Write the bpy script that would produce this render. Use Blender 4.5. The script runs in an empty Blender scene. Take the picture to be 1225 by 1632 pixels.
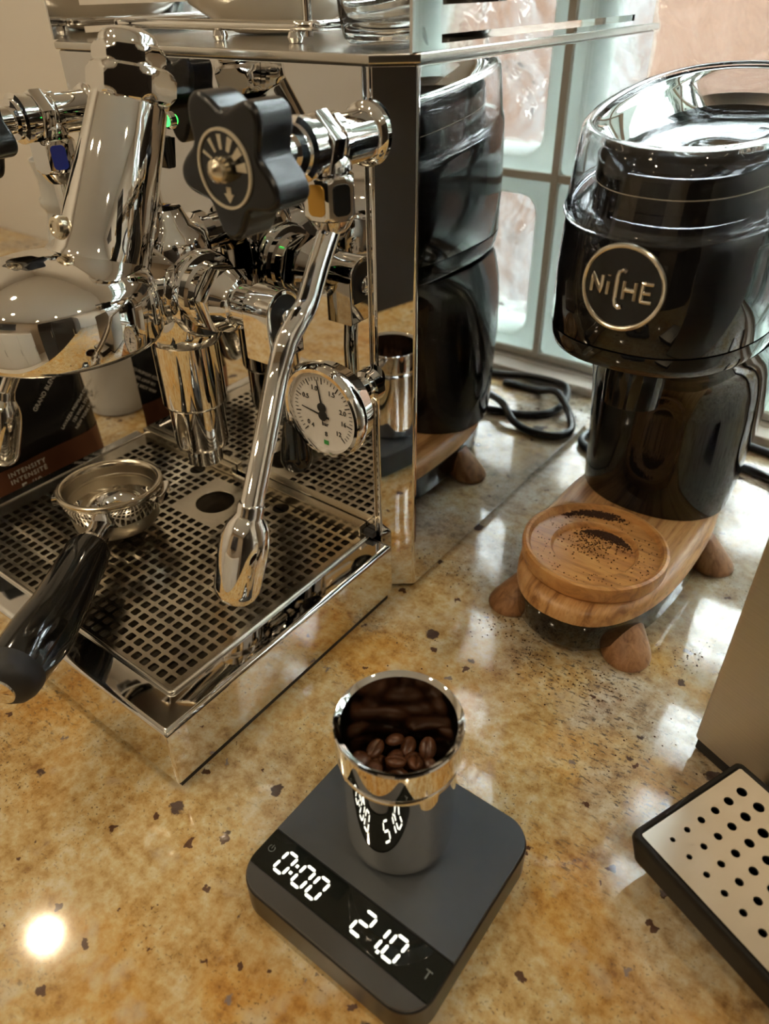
import bpy, bmesh, math, random
from mathutils import Vector, Matrix, noise
random.seed(7)
SC = bpy.context.scene
COL = SC.collection
PI = math.pi

# ------------------------------------------------------------------ camera
cam_d = bpy.data.cameras.new('camera'); cam = bpy.data.objects.new('camera', cam_d); COL.objects.link(cam)
SC.camera = cam
PITCH, YAW, ROLL = 0.624274, -0.659553, 0.020055
fw = Vector((math.sin(YAW)*math.cos(PITCH), math.cos(YAW)*math.cos(PITCH), -math.sin(PITCH)))
rt = Vector((math.cos(YAW), -math.sin(YAW), 0)); dn = fw.cross(rt)
rt2 = math.cos(ROLL)*rt + math.sin(ROLL)*dn; dn2 = fw.cross(rt2)
m3 = Matrix((rt2, -dn2, -fw)).transposed()
cam.matrix_world = Matrix.Translation((0, 0, .4)) @ m3.to_4x4()
cam_d.sensor_fit = 'VERTICAL'; cam_d.sensor_height = 36; cam_d.lens = 1169.8/1632*36
cam_d.clip_start = .01
cam_d.dof.use_dof = True; cam_d.dof.focus_distance = .47; cam_d.dof.aperture_fstop = 7.0

# ------------------------------------------------------------------ light
W = bpy.data.worlds.new('overcast_sky'); SC.world = W; W.use_nodes = True
bg = W.node_tree.nodes['Background']; bg.inputs[0].default_value = (.86, .93, 1.0, 1); bg.inputs[1].default_value = 22.0
SC.view_settings.view_transform = 'Standard'; SC.view_settings.look = 'None'
SC.view_settings.exposure = 0.86; SC.view_settings.gamma = 1; SC.view_settings.use_curve_mapping = False
LAMP_W = 1.5
LAMP_COL = (1, .83, .58)

# ------------------------------------------------------------------ node helpers
def new_mat(name):
    m = bpy.data.materials.new(name); m.use_nodes = True
    return m, m.node_tree.nodes, m.node_tree.links, m.node_tree.nodes['Principled BSDF']
MATS = {}
def pm(name, col, rough=.5, metal=0., trans=0., ior=1.45, coat=0., emit=None, es=0., spec=.5):
    m, N, L, b = new_mat(name)
    b.inputs['Base Color'].default_value = (*col, 1); b.inputs['Roughness'].default_value = rough
    b.inputs['Metallic'].default_value = metal; b.inputs['Transmission Weight'].default_value = trans
    b.inputs['IOR'].default_value = ior; b.inputs['Coat Weight'].default_value = coat
    b.inputs['Coat Roughness'].default_value = .03; b.inputs['Specular IOR Level'].default_value = spec
    if emit: b.inputs['Emission Color'].default_value = (*emit, 1); b.inputs['Emission Strength'].default_value = es
    MATS[name] = m; return m
def nd(N, t, **k):
    n = N.new(t)
    for a, v in k.items():
        if a.startswith('i_'): n.inputs[a[2:].replace('_', ' ')].default_value = v
        else: setattr(n, a, v)
    return n
def coords(N, L, scale=(1, 1, 1), rot=(0, 0, 0), loc=(0, 0, 0)):
    tc = N.new('ShaderNodeTexCoord'); mp = N.new('ShaderNodeMapping')
    mp.inputs['Scale'].default_value = scale; mp.inputs['Rotation'].default_value = rot; mp.inputs['Location'].default_value = loc
    L.new(tc.outputs['Object'], mp.inputs[0]); return mp.outputs[0]
def noise_n(N, L, vec, scale, detail=4, rough=.6, dist=0.):
    n = N.new('ShaderNodeTexNoise'); n.inputs['Scale'].default_value = scale; n.inputs['Detail'].default_value = detail
    n.inputs['Roughness'].default_value = rough; n.inputs['Distortion'].default_value = dist
    L.new(vec, n.inputs['Vector']); return n.outputs['Fac']
def ramp(N, L, fac, stops, interp='LINEAR'):
    r = N.new('ShaderNodeValToRGB'); r.color_ramp.interpolation = interp
    e = r.color_ramp.elements
    while len(e) < len(stops): e.new(.5)
    for el, (p, c) in zip(e, stops): el.position = p; el.color = (*c, 1) if len(c) == 3 else c
    L.new(fac, r.inputs[0]); return r.outputs[0]
def mix(N, L, fac, a, b, mode='MIX'):
    n = N.new('ShaderNodeMix'); n.data_type = 'RGBA'; n.blend_type = mode
    for s, v in ((n.inputs[0], fac), (n.inputs[6], a), (n.inputs[7], b)):
        if hasattr(v, 'default_value') or hasattr(v, 'links'): L.new(v, s)
        elif isinstance(v, (int, float)): s.default_value = v
        else: s.default_value = (*v, 1)
    return n.outputs[2]
def mth(N, L, op, a, b=0.):
    n = N.new('ShaderNodeMath'); n.operation = op
    for s, v in ((n.inputs[0], a), (n.inputs[1], b)):
        if isinstance(v, (int, float)): s.default_value = v
        else: L.new(v, s)
    return n.outputs[0]
def bumpn(N, L, b, h, strength=.2, dist=.001):
    n = N.new('ShaderNodeBump'); n.inputs['Strength'].default_value = strength; n.inputs['Distance'].default_value = dist
    L.new(h, n.inputs['Height']); L.new(n.outputs[0], b.inputs['Normal'])

# ------------------------------------------------------------------ materials
pm('chrome', (.82, .805, .785), .025, 1.); pm('chrome_panel', (.70, .69, .68), .012, 1.)
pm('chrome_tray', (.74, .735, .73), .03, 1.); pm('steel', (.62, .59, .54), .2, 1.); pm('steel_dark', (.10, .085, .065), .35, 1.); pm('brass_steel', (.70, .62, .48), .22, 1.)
pm('basket_steel_shaded', (.46, .405, .315), .30, 1.); pm('basket_rim', (.62, .56, .46), .2, 1.)  # one steel in dark and light tones, basket shading put into the colour
pm('black_gloss', (.006, .006, .007), .06, 0, coat=.15); pm('black_plastic', (.012, .012, .013), .28)
pm('black_satin', (.008, .008, .009), .22); pm('black_handle', (.006, .006, .006), .1, coat=.4)
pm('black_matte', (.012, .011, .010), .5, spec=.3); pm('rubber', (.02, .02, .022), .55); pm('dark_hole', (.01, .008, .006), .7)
pm('scale_top', (.045, .05, .056), .42); pm('scale_front', (.05, .048, .046), .38); pm('display_black', (.006, .008, .007), .05)
pm('led_white', (.9, .92, .85), .4, emit=(.95, .97, .86), es=.9)
pm('icon_grey', (.16, .18, .18), .4); pm('led_green', (.05, .9, .1), .3, emit=(.05, 1, .12), es=1.6)
pm('gauge_face', (.80, .76, .72), .35); pm('print_black', (.02, .02, .02), .5); pm('print_green', (.05, .35, .08), .5)
pm('print_white', (.82, .80, .74), .5); pm('print_tan', (.62, .55, .42), .4, .3)
pm('badge_metal', (.80, .74, .64), .22, 1.); pm('blue_facet', (.02, .04, .35), .2, coat=.5); pm('amber_facet', (.65, .36, .06), .15, .4)
pm('cream_wall', (.78, .75, .71), .7); pm('white_ceiling', (.86, .85, .83), .8); pm('mortar', (.42, .38, .33), .85)
pm('tan_wall', (.50, .40, .29), .7); pm('white_paint', (.82, .82, .80), .45); pm('stone_sill', (.60, .53, .46), .5)
pm('clear_plastic', (.97, .98, 1.), .015, 0, 1., 1.38); pm('clear_glass', (.97, .985, .98), 0., 0, 1., 1.45)
pm('milk_glass', (.80, .80, .78), .22, 0, .45, 1.35); pm('ceramic', (.78, .70, .58), .12, coat=.6)
pm('dark_ceramic', (.025, .022, .02), .2); pm('bag_film', (.010, .010, .011), .22, coat=.3); pm('copper_film', (.20, .085, .05), .3, .3)
pm('grounds', (.055, .022, .010), .85); pm('dark_cabinet', (.022, .018, .016), .3); pm('cream_cabinet', (.72, .66, .56), .45)
pm('lamp_glass', (1, .9, .7), .3, emit=(1, .78, .45), es=20.); pm('screw_dark', (.12, .12, .12), .3, 1.)
pm('cup_inside_shaded', (.40, .37, .33), .13, 1.); pm('basket_floor', (.66, .60, .50), .45, 1.); pm('amber_wood', (.42, .20, .07), .4); pm('yellow_card', (.75, .50, .05), .5)  # cup's inner steel darkened, basket floor lightened: shading put into the colour

# granite
m, N, L, b = new_mat('granite'); MATS['granite'] = m
v = coords(N, L)
big = noise_n(N, L, v, 6, 4, .6, .6); reg = noise_n(N, L, coords(N, L, loc=(2, 7, 0)), 9, 4, .6, .4); reg2 = noise_n(N, L, coords(N, L, loc=(5, 3, 0)), 7, 3, .55)
mot = mth(N, L, 'ADD', mth(N, L, 'MULTIPLY', noise_n(N, L, v, 120, 7, .72), .55), mth(N, L, 'MULTIPLY', noise_n(N, L, v, 30, 5, .62), .45))
warm = ramp(N, L, mot, [(.34, (.27, .145, .048)), (.44, (.45, .285, .105)), (.51, (.53, .375, .17)), (.57, (.57, .45, .255)), (.66, (.64, .55, .38))])
cool = ramp(N, L, mot, [(.36, (.19, .155, .125)), (.45, (.36, .29, .215)), (.52, (.46, .395, .315)), (.58, (.50, .45, .38)), (.66, (.60, .56, .50))])
sep = N.new('ShaderNodeSeparateXYZ'); L.new(v, sep.inputs[0])
yy = mth(N, L, 'ADD', mth(N, L, 'MULTIPLY', sep.outputs['Y'], 2.0), mth(N, L, 'MULTIPLY', sep.outputs['X'], .8))
cf = mth(N, L, 'ADD', mth(N, L, 'SUBTRACT', yy, .30), mth(N, L, 'MULTIPLY', mth(N, L, 'SUBTRACT', big, .5), 3.2))
cf = ramp(N, L, cf, [(.05, (0, 0, 0)), (.75, (1, 1, 1))])
base = mix(N, L, cf, warm, cool)
gold = ramp(N, L, reg, [(.50, (0, 0, 0)), (.66, (.8, .8, .8))])
base = mix(N, L, gold, base, (1., .74, .34), 'MULTIPLY')
pale = ramp(N, L, noise_n(N, L, coords(N, L, loc=(3, 1, 0)), 34, 3, .5), [(.60, (0, 0, 0)), (.70, (.6, .6, .6))])
base = mix(N, L, pale, base, (.56, .47, .33))
vs = coords(N, L, (170, 420, 100), (0, 0, -.75)); dash = ramp(N, L, noise_n(N, L, vs, 1, 3, .6), [(.56, (0, 0, 0)), (.64, (.85, .85, .85))])
dm = ramp(N, L, reg2, [(.52, (0, 0, 0)), (.62, (1, 1, 1))])
base = mix(N, L, mth(N, L, 'MULTIPLY', dash, dm), base, (.085, .075, .065))
spk = ramp(N, L, noise_n(N, L, v, 520, 2, .5), [(.60, (0, 0, 0)), (.68, (.8, .8, .8))])
spm = ramp(N, L, noise_n(N, L, coords(N, L, loc=(1, 5, 0)), 18, 3), [(.42, (.10, .10, .10)), (.62, (1, 1, 1))])
base = mix(N, L, mth(N, L, 'MULTIPLY', spk, spm), base, (.085, .05, .03))
spk2 = ramp(N, L, noise_n(N, L, v, 260, 4, .65), [(.60, (0, 0, 0)), (.66, (.75, .75, .75))])
base = mix(N, L, mth(N, L, 'MULTIPLY', spk2, cf), base, (.10, .085, .075))
nz = N.new('ShaderNodeTexNoise'); nz.inputs['Scale'].default_value = 190; nz.inputs['Detail'].default_value = 4
wv = N.new('ShaderNodeVectorMath'); wv.operation = 'ADD'; sc2 = N.new('ShaderNodeVectorMath'); sc2.operation = 'SCALE'; sc2.inputs['Scale'].default_value = .011
L.new(v, nz.inputs['Vector']); L.new(nz.outputs['Color'], sc2.inputs[0]); L.new(v, wv.inputs[0]); L.new(sc2.outputs[0], wv.inputs[1])
for vscale, thr, gain, colr in ((24, .68, .50, (.050, .032, .036)), (70, .84, 1.3, (.060, .022, .018)), (40, .85, .9, (.20, .16, .155))):
    vor = N.new('ShaderNodeTexVoronoi'); vor.voronoi_dimensions = '2D'; vor.inputs['Scale'].default_value = vscale; L.new(wv.outputs[0], vor.inputs['Vector'])
    sp = N.new('ShaderNodeSeparateColor'); L.new(vor.outputs['Color'], sp.inputs[0])
    rad = mth(N, L, 'MULTIPLY', mth(N, L, 'SUBTRACT', sp.outputs[0], thr), gain)
    blob = ramp(N, L, mth(N, L, 'SUBTRACT', rad, vor.outputs['Distance']), [(.0, (0, 0, 0)), (.03, (.9, .9, .9))])
    base = mix(N, L, blob, base, colr)
L.new(base, b.inputs['Base Color']); b.inputs['Roughness'].default_value = .07; b.inputs['Coat Weight'].default_value = .3; b.inputs['Coat Roughness'].default_value = .02

def wood(name, c0, c1, c2, scale, rot=(0, 0, 0)):
    m, N, L, b = new_mat(name); MATS[name] = m
    v = coords(N, L, scale, rot)
    n1 = noise_n(N, L, v, 1.0, 6, .62, .8); n2 = noise_n(N, L, v, 5, 4, .6)
    c = ramp(N, L, n1, [(.32, c0), (.5, c1), (.68, c2)])
    c = mix(N, L, ramp(N, L, n2, [(.55, (0, 0, 0)), (.75, (.6, .6, .6))]), c, c0)
    L.new(c, b.inputs['Base Color']); b.inputs['Roughness'].default_value = .36
    bumpn(N, L, b, n2, .12, .0005)
wood('oak_base', (.25, .105, .032), (.56, .285, .10), (.68, .40, .175), (150, 12, 60), (0, 0, .12))
wood('oak_disc', (.31, .125, .034), (.60, .285, .088), (.68, .37, .13), (14, 120, 60), (0, 0, -.15))
wood('oak_foot', (.18, .075, .025), (.33, .155, .06), (.42, .21, .09), (160, 160, 14))

# brushed steel
m, N, L, b = new_mat('brushed_steel'); MATS['brushed_steel'] = m
v = coords(N, L, (6, 6, 900)); n = noise_n(N, L, v, 1, 3)
L.new(ramp(N, L, n, [(.3, (.50, .46, .41)), (.7, (.58, .54, .48))]), b.inputs['Base Color']); b.inputs['Metallic'].default_value = 1; b.inputs['Roughness'].default_value = .36
m, N, L, b = new_mat('plate_steel'); MATS['plate_steel'] = m
v = coords(N, L); n = noise_n(N, L, v, 55, 4)
L.new(ramp(N, L, n, [(.3, (.55, .50, .42)), (.7, (.66, .61, .53))]), b.inputs['Base Color']); b.inputs['Metallic'].default_value = 1
L.new(ramp(N, L, n, [(.3, (.12, .12, .12)), (.8, (.26, .26, .26))]), b.inputs['Roughness'])
# coffee bean
m, N, L, b = new_mat('bean'); MATS['bean'] = m
v = coords(N, L); n = noise_n(N, L, v, 500, 3)
L.new(ramp(N, L, n, [(.3, (.075, .026, .011)), (.7, (.165, .062, .026))]), b.inputs['Base Color']); b.inputs['Roughness'].default_value = .33
# brown stone of the building outside
m, N, L, b = new_mat('outside_brick'); MATS['outside_brick'] = m
v = coords(N, L); n = noise_n(N, L, v, 6, 5)
L.new(ramp(N, L, n, [(.3, (.032, .0126, .0044)), (.7, (.045, .0192, .0074))]), b.inputs['Base Color']); b.inputs['Roughness'].default_value = .9
pm('outside_ground', (.07, .07, .068), .9); pm('outside_white', (.10, .103, .106), .7)
m, N, L, b = new_mat('block_edge'); MATS['block_edge'] = m
b.inputs['Base Color'].default_value = (.80, .88, .84, 1); b.inputs['Roughness'].default_value = .12
tl = N.new('ShaderNodeBsdfTranslucent'); tl.inputs[0].default_value = (.84, .92, .88, 1)
ms = N.new('ShaderNodeMixShader'); ms.inputs[0].default_value = .6; L.new(b.outputs[0], ms.inputs[1]); L.new(tl.outputs[0], ms.inputs[2]); L.new(ms.outputs[0], N['Material Output'].inputs['Surface'])
# wavy glass of the blocks: clear, partly bent by the ripples
m, N, L, b = new_mat('wavy_glass'); MATS['wavy_glass'] = m
v = coords(N, L); h1 = noise_n(N, L, v, 12, 1.8, .45, 1.3)
bp = N.new('ShaderNodeBump'); bp.inputs['Strength'].default_value = 1.; bp.inputs['Distance'].default_value = .022; L.new(h1, bp.inputs['Height'])
rf = N.new('ShaderNodeBsdfRefraction'); rf.inputs['IOR'].default_value = 1.3; rf.inputs['Color'].default_value = (.97, .98, .97, 1); L.new(bp.outputs[0], rf.inputs['Normal'])
tr = N.new('ShaderNodeBsdfTransparent'); tr.inputs[0].default_value = (.96, .98, .96, 1)
gl = N.new('ShaderNodeBsdfGlossy'); gl.inputs['Roughness'].default_value = .02; L.new(bp.outputs[0], gl.inputs['Normal'])
m1 = N.new('ShaderNodeMixShader'); m1.inputs[0].default_value = .55; L.new(tr.outputs[0], m1.inputs[1]); L.new(rf.outputs[0], m1.inputs[2])
m2 = N.new('ShaderNodeMixShader'); m2.inputs[0].default_value = .05; L.new(m1.outputs[0], m2.inputs[1]); L.new(gl.outputs[0], m2.inputs[2])
L.new(m2.outputs[0], N['Material Output'].inputs['Surface'])

# ------------------------------------------------------------------ mesh helpers
def link(name, me, mats, parent=None, angle=35, flat=True):
    ms = mats if isinstance(mats, (list, tuple)) else [mats]
    for q in ms: me.materials.append(MATS[q])
    for p in me.polygons: p.use_smooth = True
    me.set_sharp_from_angle(angle=math.radians(angle))
    o = bpy.data.objects.new(name, me); COL.objects.link(o)
    if flat and angle <= 40:
        wn = o.modifiers.new('flat_faces', 'WEIGHTED_NORMAL'); wn.weight = 60; wn.keep_sharp = True
    if parent is not None:
        o.parent = parent
        o.matrix_parent_inverse = root_matrix(parent).inverted()
    return o
def root_matrix(p):
    return p.matrix_basis.copy() if p.parent is None else root_matrix(p.parent) @ p.matrix_parent_inverse @ p.matrix_basis
def obj(name, bm, mat, parent=None, angle=35, fix=True):
    if fix: bmesh.ops.recalc_face_normals(bm, faces=bm.faces[:])
    me = bpy.data.meshes.new(name); bm.to_mesh(me); bm.free()
    return link(name, me, mat, parent, angle)
def thing(name, label, cat, loc=(0, 0, 0), group=None):
    e = bpy.data.objects.new(name, None); COL.objects.link(e); e.location = loc; e.empty_display_size = .02
    e['label'] = label; e['category'] = cat
    if group: e['group'] = group
    return e
def tag(o, label, cat, group=None, kind=None):
    o['label'] = label; o['category'] = cat
    if group: o['group'] = group
    if kind: o['kind'] = kind
    return o
def struct(o, label=None, cat=None):
    o['kind'] = 'structure'
    if label: o['label'] = label
    if cat: o['category'] = cat
    return o
def xf(bm, vs, M):
    if M is not None: bmesh.ops.transform(bm, matrix=M, verts=vs)
def box(bm, x0, x1, y0, y1, z0, z1, bev=0., seg=2, M=None):
    r = bmesh.ops.create_cube(bm, size=1); vs = r['verts']
    for v in vs: v.co = Vector(((x0+x1)/2+v.co.x*(x1-x0), (y0+y1)/2+v.co.y*(y1-y0), (z0+z1)/2+v.co.z*(z1-z0)))
    if bev > 0:
        es = list({e for v in vs for e in v.link_edges})
        rr = bmesh.ops.bevel(bm, geom=es, offset=bev, segments=seg, affect='EDGES', profile=.5)
        vs = list({v for f in rr['faces'] for v in f.verts} | {v for v in vs if v.is_valid})
    xf(bm, vs, M); return bm
def ring_loft(bm, rings, caps=(True, True), close=False):
    R = [[bm.verts.new(p) for p in r] for r in rings]
    n = len(R[0]); K = len(R)
    for k in range(K if close else K-1):
        a, c = R[k], R[(k+1) % K]
        for i in range(n):
            j = (i+1) % n
            bm.faces.new((a[i], a[j], c[j], c[i]))
    if not close:
        if caps[0]: bm.faces.new(R[0][::-1])
        if caps[1]: bm.faces.new(R[-1])
    return bm
def axisM(p0, d):
    d = Vector(d).normalized(); q = Vector((0, 0, 1)).rotation_difference(d)
    return Matrix.Translation(p0) @ q.to_matrix().to_4x4()
def lathe(bm, prof, n=48, p0=(0, 0, 0), d=(0, 0, 1), caps=(True, True), phase=0.):
    M = axisM(p0, d); rings = []
    for r, z in prof:
        r = max(r, 1e-5)
        rings.append([M @ Vector((r*math.cos(phase+2*PI*i/n), r*math.sin(phase+2*PI*i/n), z)) for i in range(n)])
    return ring_loft(bm, rings, caps)
def catmull(pts, k=8):
    P = [Vector(p) for p in pts]; P = [P[0]*2-P[1]]+P+[P[-1]*2-P[-2]]; out = []
    for i in range(1, len(P)-2):
        a, b_, c, d = P[i-1:i+3]
        for s in range(k):
            t = s/k
            out.append(.5*((2*b_)+(c-a)*t+(2*a-5*b_+4*c-d)*t*t+(3*b_-a-3*c+d)*t**3))
    out.append(P[-2]); return out
def tube(bm, pts, r, n=16, smooth=0, caps=(True, True), close=False):
    pts = catmull(pts, smooth) if smooth else [Vector(p) for p in pts]
    K = len(pts); rad = r if isinstance(r, (list, tuple)) else [r]*K
    if len(rad) != K: rad = [rad[min(len(rad)-1, int(i*(len(rad)-1)/(K-1)))] for i in range(K)]
    rings = []; u = None
    for i in range(K):
        if close: t = pts[(i+1) % K]-pts[i-1]
        else: t = pts[min(i+1, K-1)]-pts[max(i-1, 0)]
        t.normalize()
        if u is None: u = t.orthogonal().normalized()
        u = (u-t*u.dot(t)).normalized(); w = t.cross(u)
        rings.append([pts[i]+rad[i]*(math.cos(2*PI*j/n)*u+math.sin(2*PI*j/n)*w) for j in range(n)])
    return ring_loft(bm, rings, caps, close)
def prism(bm, poly, z0, z1, bev=0., seg=2, M=None):
    """poly in local xy, extruded along local z with rounded top and bottom edges"""
    n = len(poly); P = [Vector((p[0], p[1])) for p in poly]
    area = sum(P[i].x*P[(i+1) % n].y-P[(i+1) % n].x*P[i].y for i in range(n))
    if area < 0: P = P[::-1]
    nr = []
    for i in range(n):
        a, c = (P[i]-P[i-1]).normalized(), (P[(i+1) % n]-P[i]).normalized()
        k = Vector((a.y+c.y, -a.x-c.x)); k = k.normalized() if k.length > 1e-9 else Vector((a.y, -a.x))
        s = max(.35, k.dot(Vector((a.y, -a.x)))); nr.append(k/s)
    lev = []
    if bev > 0:
        for s in range(seg+1):
            t = PI/2*s/seg; lev.append((bev*(1-math.sin(t)), z0+bev*(1-math.cos(t))))
        for s in range(seg+1):
            t = PI/2*s/seg; lev.append((bev*(1-math.cos(t)), z1-bev*(1-math.sin(t))))
    else: lev = [(0, z0), (0, z1)]
    rings = []
    for o, z in lev:
        r = [Vector((P[i].x-nr[i].x*o, P[i].y-nr[i].y*o, z)) for i in range(n)]
        rings.append([M @ q for q in r] if M is not None else r)
    return ring_loft(bm, rings)
def rrect(x0, x1, y0, y1, r, seg=6):
    out = []
    for cx, cy, a in ((x1-r, y1-r, 0), (x0+r, y1-r, 90), (x0+r, y0+r, 180), (x1-r, y0+r, 270)):
        for i in range(seg+1):
            t = math.radians(a+90*i/seg); out.append((cx+r*math.cos(t), cy+r*math.sin(t)))
    return out
def oval(cx, cy, a, b_, n=64, e=2.4):
    out = []
    for i in range(n):
        t = 2*PI*i/n; c, s = math.cos(t), math.sin(t)
        out.append((cx+a*math.copysign(abs(c)**(2/e), c), cy+b_*math.copysign(abs(s)**(2/e), s)))
    return out
def hexp(r, ph=0.): return [(r*math.cos(ph+PI/3*i), r*math.sin(ph+PI/3*i)) for i in range(6)]
def nut(bm, r, z0, z1, M, ph=0., ch=.004):
    ap = r*math.cos(PI/6); n = 96; rings = []
    lv = [z0, z0+ch*.3, z0+ch*.65, z0+ch, z1-ch, z1-ch*.65, z1-ch*.3, z1]
    for z in lv:
        d = min(z-z0, z1-z)/ch; lim = ap*.93+(r*1.001-ap*.93)*min(1, d)**.6; ring = []
        for i in range(n):
            t = 2*PI*i/n; k = (t % (PI/3))-PI/6; q = min(ap/math.cos(k), lim); ring.append(M @ Vector((q*math.cos(t+ph), q*math.sin(t+ph), z)))
        rings.append(ring)
    return ring_loft(bm, rings)
def basis(o, x, y):
    x = Vector(x).normalized(); y = Vector(y).normalized(); z = x.cross(y)
    M = Matrix((x, y, z)).transposed().to_4x4(); M.translation = Vector(o); return M
def text(name, s, size, M, mat, parent, align='CENTER', ext=.00015, spacing=1., bold=0.):
    cu = bpy.data.curves.new(name, 'FONT'); cu.body = s; cu.size = size; cu.extrude = ext; cu.align_x = align; cu.align_y = 'CENTER'
    cu.space_character = spacing; cu.offset = bold; cu.resolution_u = 3
    t = bpy.data.objects.new(name, cu); COL.objects.link(t); bpy.context.view_layer.update()
    me = bpy.data.meshes.new_from_object(t.evaluated_get(bpy.context.evaluated_depsgraph_get()))
    bpy.data.objects.remove(t); bpy.data.curves.remove(cu)
    me.transform(M); me.materials.clear(); return link(name, me, mat, parent)
B = bmesh.new

# ================================================================== SETTING
bm = B(); box(bm, -1.7, 1.25, -.16, .79, -.04, 0, .012, 3)
struct(obj('countertop', bm, 'granite'), 'polished golden granite countertop with dark speckles', 'countertop')
X0, X1, Y0, Y1, Z0, Z1 = -1.75, 1.35, -2.1, .79, -.92, 1.55
bm = B(); box(bm, X0, X1, Y0, .86, Z0-.04, Z0); struct(obj('floor', bm, 'cream_cabinet'))
bm = B(); box(bm, X0-.1, X1+.1, Y0-.1, .9, Z1, Z1+.05); struct(obj('ceiling', bm, 'white_ceiling'))
bm = B(); box(bm, X0-.06, X0, Y0, .86, Z0, Z1); struct(obj('wall_left', bm, 'cream_wall'))
bm = B(); box(bm, X1, X1+.06, Y0, .86, Z0, Z1); struct(obj('wall_right', bm, 'cream_wall'))
bm = B(); box(bm, X0, X1, Y0-.06, Y0, Z0, Z1); struct(obj('wall_front', bm, 'tan_wall'))
# back wall around the glass-block window
PX_, NC, NR = .205, 8, 5
WX0 = -.137-2*PX_-.006; WX1 = WX0+NC*PX_+.006; WZ0 = .016; WZ1 = WZ0+NR*PX_+.006
bm = B(); box(bm, X0, WX0, .79, .88, Z0, Z1); box(bm, WX1, X1, .79, .88, Z0, Z1); box(bm, WX0, WX1, .79, .88, Z0, WZ0-.004); box(bm, WX0, WX1, .79, .88, WZ1, Z1)
struct(obj('wall_back', bm, 'cream_wall'))
bm = B(); box(bm, WX0-.02, WX1+.02, .762, .789, .0005, .0115, .002); struct(obj('trim_1', bm, 'stone_sill'))
# window: mortar grid and glass blocks
bm = B()
for c in range(NC+1): box(bm, WX0+c*PX_-.0005, WX0+c*PX_+.0075, .792, .866, WZ0, WZ1)
for r in range(NR+1): box(bm, WX0, WX1, .793, .865, WZ0+r*PX_-.0005, WZ0+r*PX_+.0075)
win = struct(obj('window_1', bm, 'mortar'))
def glass_block_mesh():
    bm = B(); s = (PX_-.008)/2; e = .017
    # pale moulded edge frame, front and back, with hollow middle
    for (y0, y1) in ((-.034, .034),):
        po = rrect(-s, s, -s, s, .006, 3); pi = rrect(-s+e, s-e, -s+e, s-e, .02, 3)
        lv = [(po, y0+.004), (rrect(-s+.004, s-.004, -s+.004, s-.004, .006, 3), y0), (rrect(-s+e-.003, s-e+.003, -s+e-.003, s-e+.003, .018, 3), y0), (pi, y0+.004), (pi, y1-.004), (rrect(-s+.004, s-.004, -s+.004, s-.004, .006, 3), y1), (po, y1-.004)]
        ring_loft(bm, [[Vector((x, y, z)) for x, z in p] for p, y in lv], close=True)
    bmesh.ops.recalc_face_normals(bm, faces=bm.faces[:])
    n0 = len(bm.faces)
    for y0, y1 in ((-.031, -.025), (.025, .031)):
        pr = rrect(-s+e-.0005, s-e+.0005, -s+e-.0005, s-e+.0005, .02, 3)
        ring_loft(bm, [[Vector((x, y0, z)) for x, z in pr], [Vector((x, y1, z)) for x, z in pr]])
    bm.faces.ensure_lookup_table()
    for f in bm.faces[n0:]: f.material_index = 1
    me = bpy.data.meshes.new('glass_block'); bm.to_mesh(me); bm.free()
    me.materials.append(MATS['block_edge']); me.materials.append(MATS['wavy_glass'])
    for p in me.polygons: p.use_smooth = True
    me.set_sharp_from_angle(angle=math.radians(40)); return me
gme = glass_block_mesh()
for r in range(NR):
    for c in range(NC):
        o = bpy.data.objects.new('glass_block', gme); COL.objects.link(o)
        o.location = (WX0+.0035+(c+.5)*PX_, .829, WZ0+.0035+(r+.5)*PX_); o.parent = win
        if (r+c) % 2: o.rotation_euler = (0, PI, 0)
# outside: pale yard and the brown house across it
bm = B(); box(bm, -5, 5, .9, 3.1, -1.0, -.92); struct(obj('ground', bm, 'outside_ground'), 'pale concrete yard beyond the glass blocks', 'ground')
hs = thing('neighbour_house', 'brown rendered house wall seen through the glass blocks', 'house', (0, 3.1, -.92))
bm = B(); box(bm, -5, 5, 3.1, 3.4, -.92, 1.5); obj('house_wall', bm, 'outside_brick', hs)
bm = B(); box(bm, .34, .80, 3.07, 3.1, -.75, 1.3, .01); obj('white_frame', bm, 'outside_white', hs)

# ceiling downlights
def downlight(x, y, lab):
    t = thing('ceiling_downlight', lab, 'downlight', (x, y, Z1))
    bm = B(); lathe(bm, [(.032, Z1-.001), (.045, Z1-.001), (.045, Z1-.006), (.036, Z1-.008), (.032, Z1-.004)], 32, caps=(False, False)); bm2 = bm
    obj('trim_ring', bm2, 'white_paint', t).location = (x, y, 0)
    bm = B(); lathe(bm, [(.0, -.0), (.030, 0), (.030, -.004), (.0, -.004)], 24, (x, y, Z1-.001), caps=(False, False)); obj('lamp_lens', bm, 'lamp_glass', t)
    ld = bpy.data.lights.new('downlight', 'AREA'); ld.shape = 'DISK'; ld.size = .055; ld.energy = LAMP_W; ld.color = LAMP_COL; ld.spread = math.radians(150)
    lo = bpy.data.objects.new('downlight', ld); COL.objects.link(lo); lo.location = (x, y, Z1-.012)
for x in (-1.24, -.62, .75):
    for y in (.165, -.55, -1.4):
        if (x, y) == (-.62, .165): continue
        downlight(x, y, 'warm round downlight recessed in the white ceiling')
for o in COL.objects:
    if o.name.startswith('ceiling_downlight'): o['group'] = 'ceiling downlights'

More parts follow.
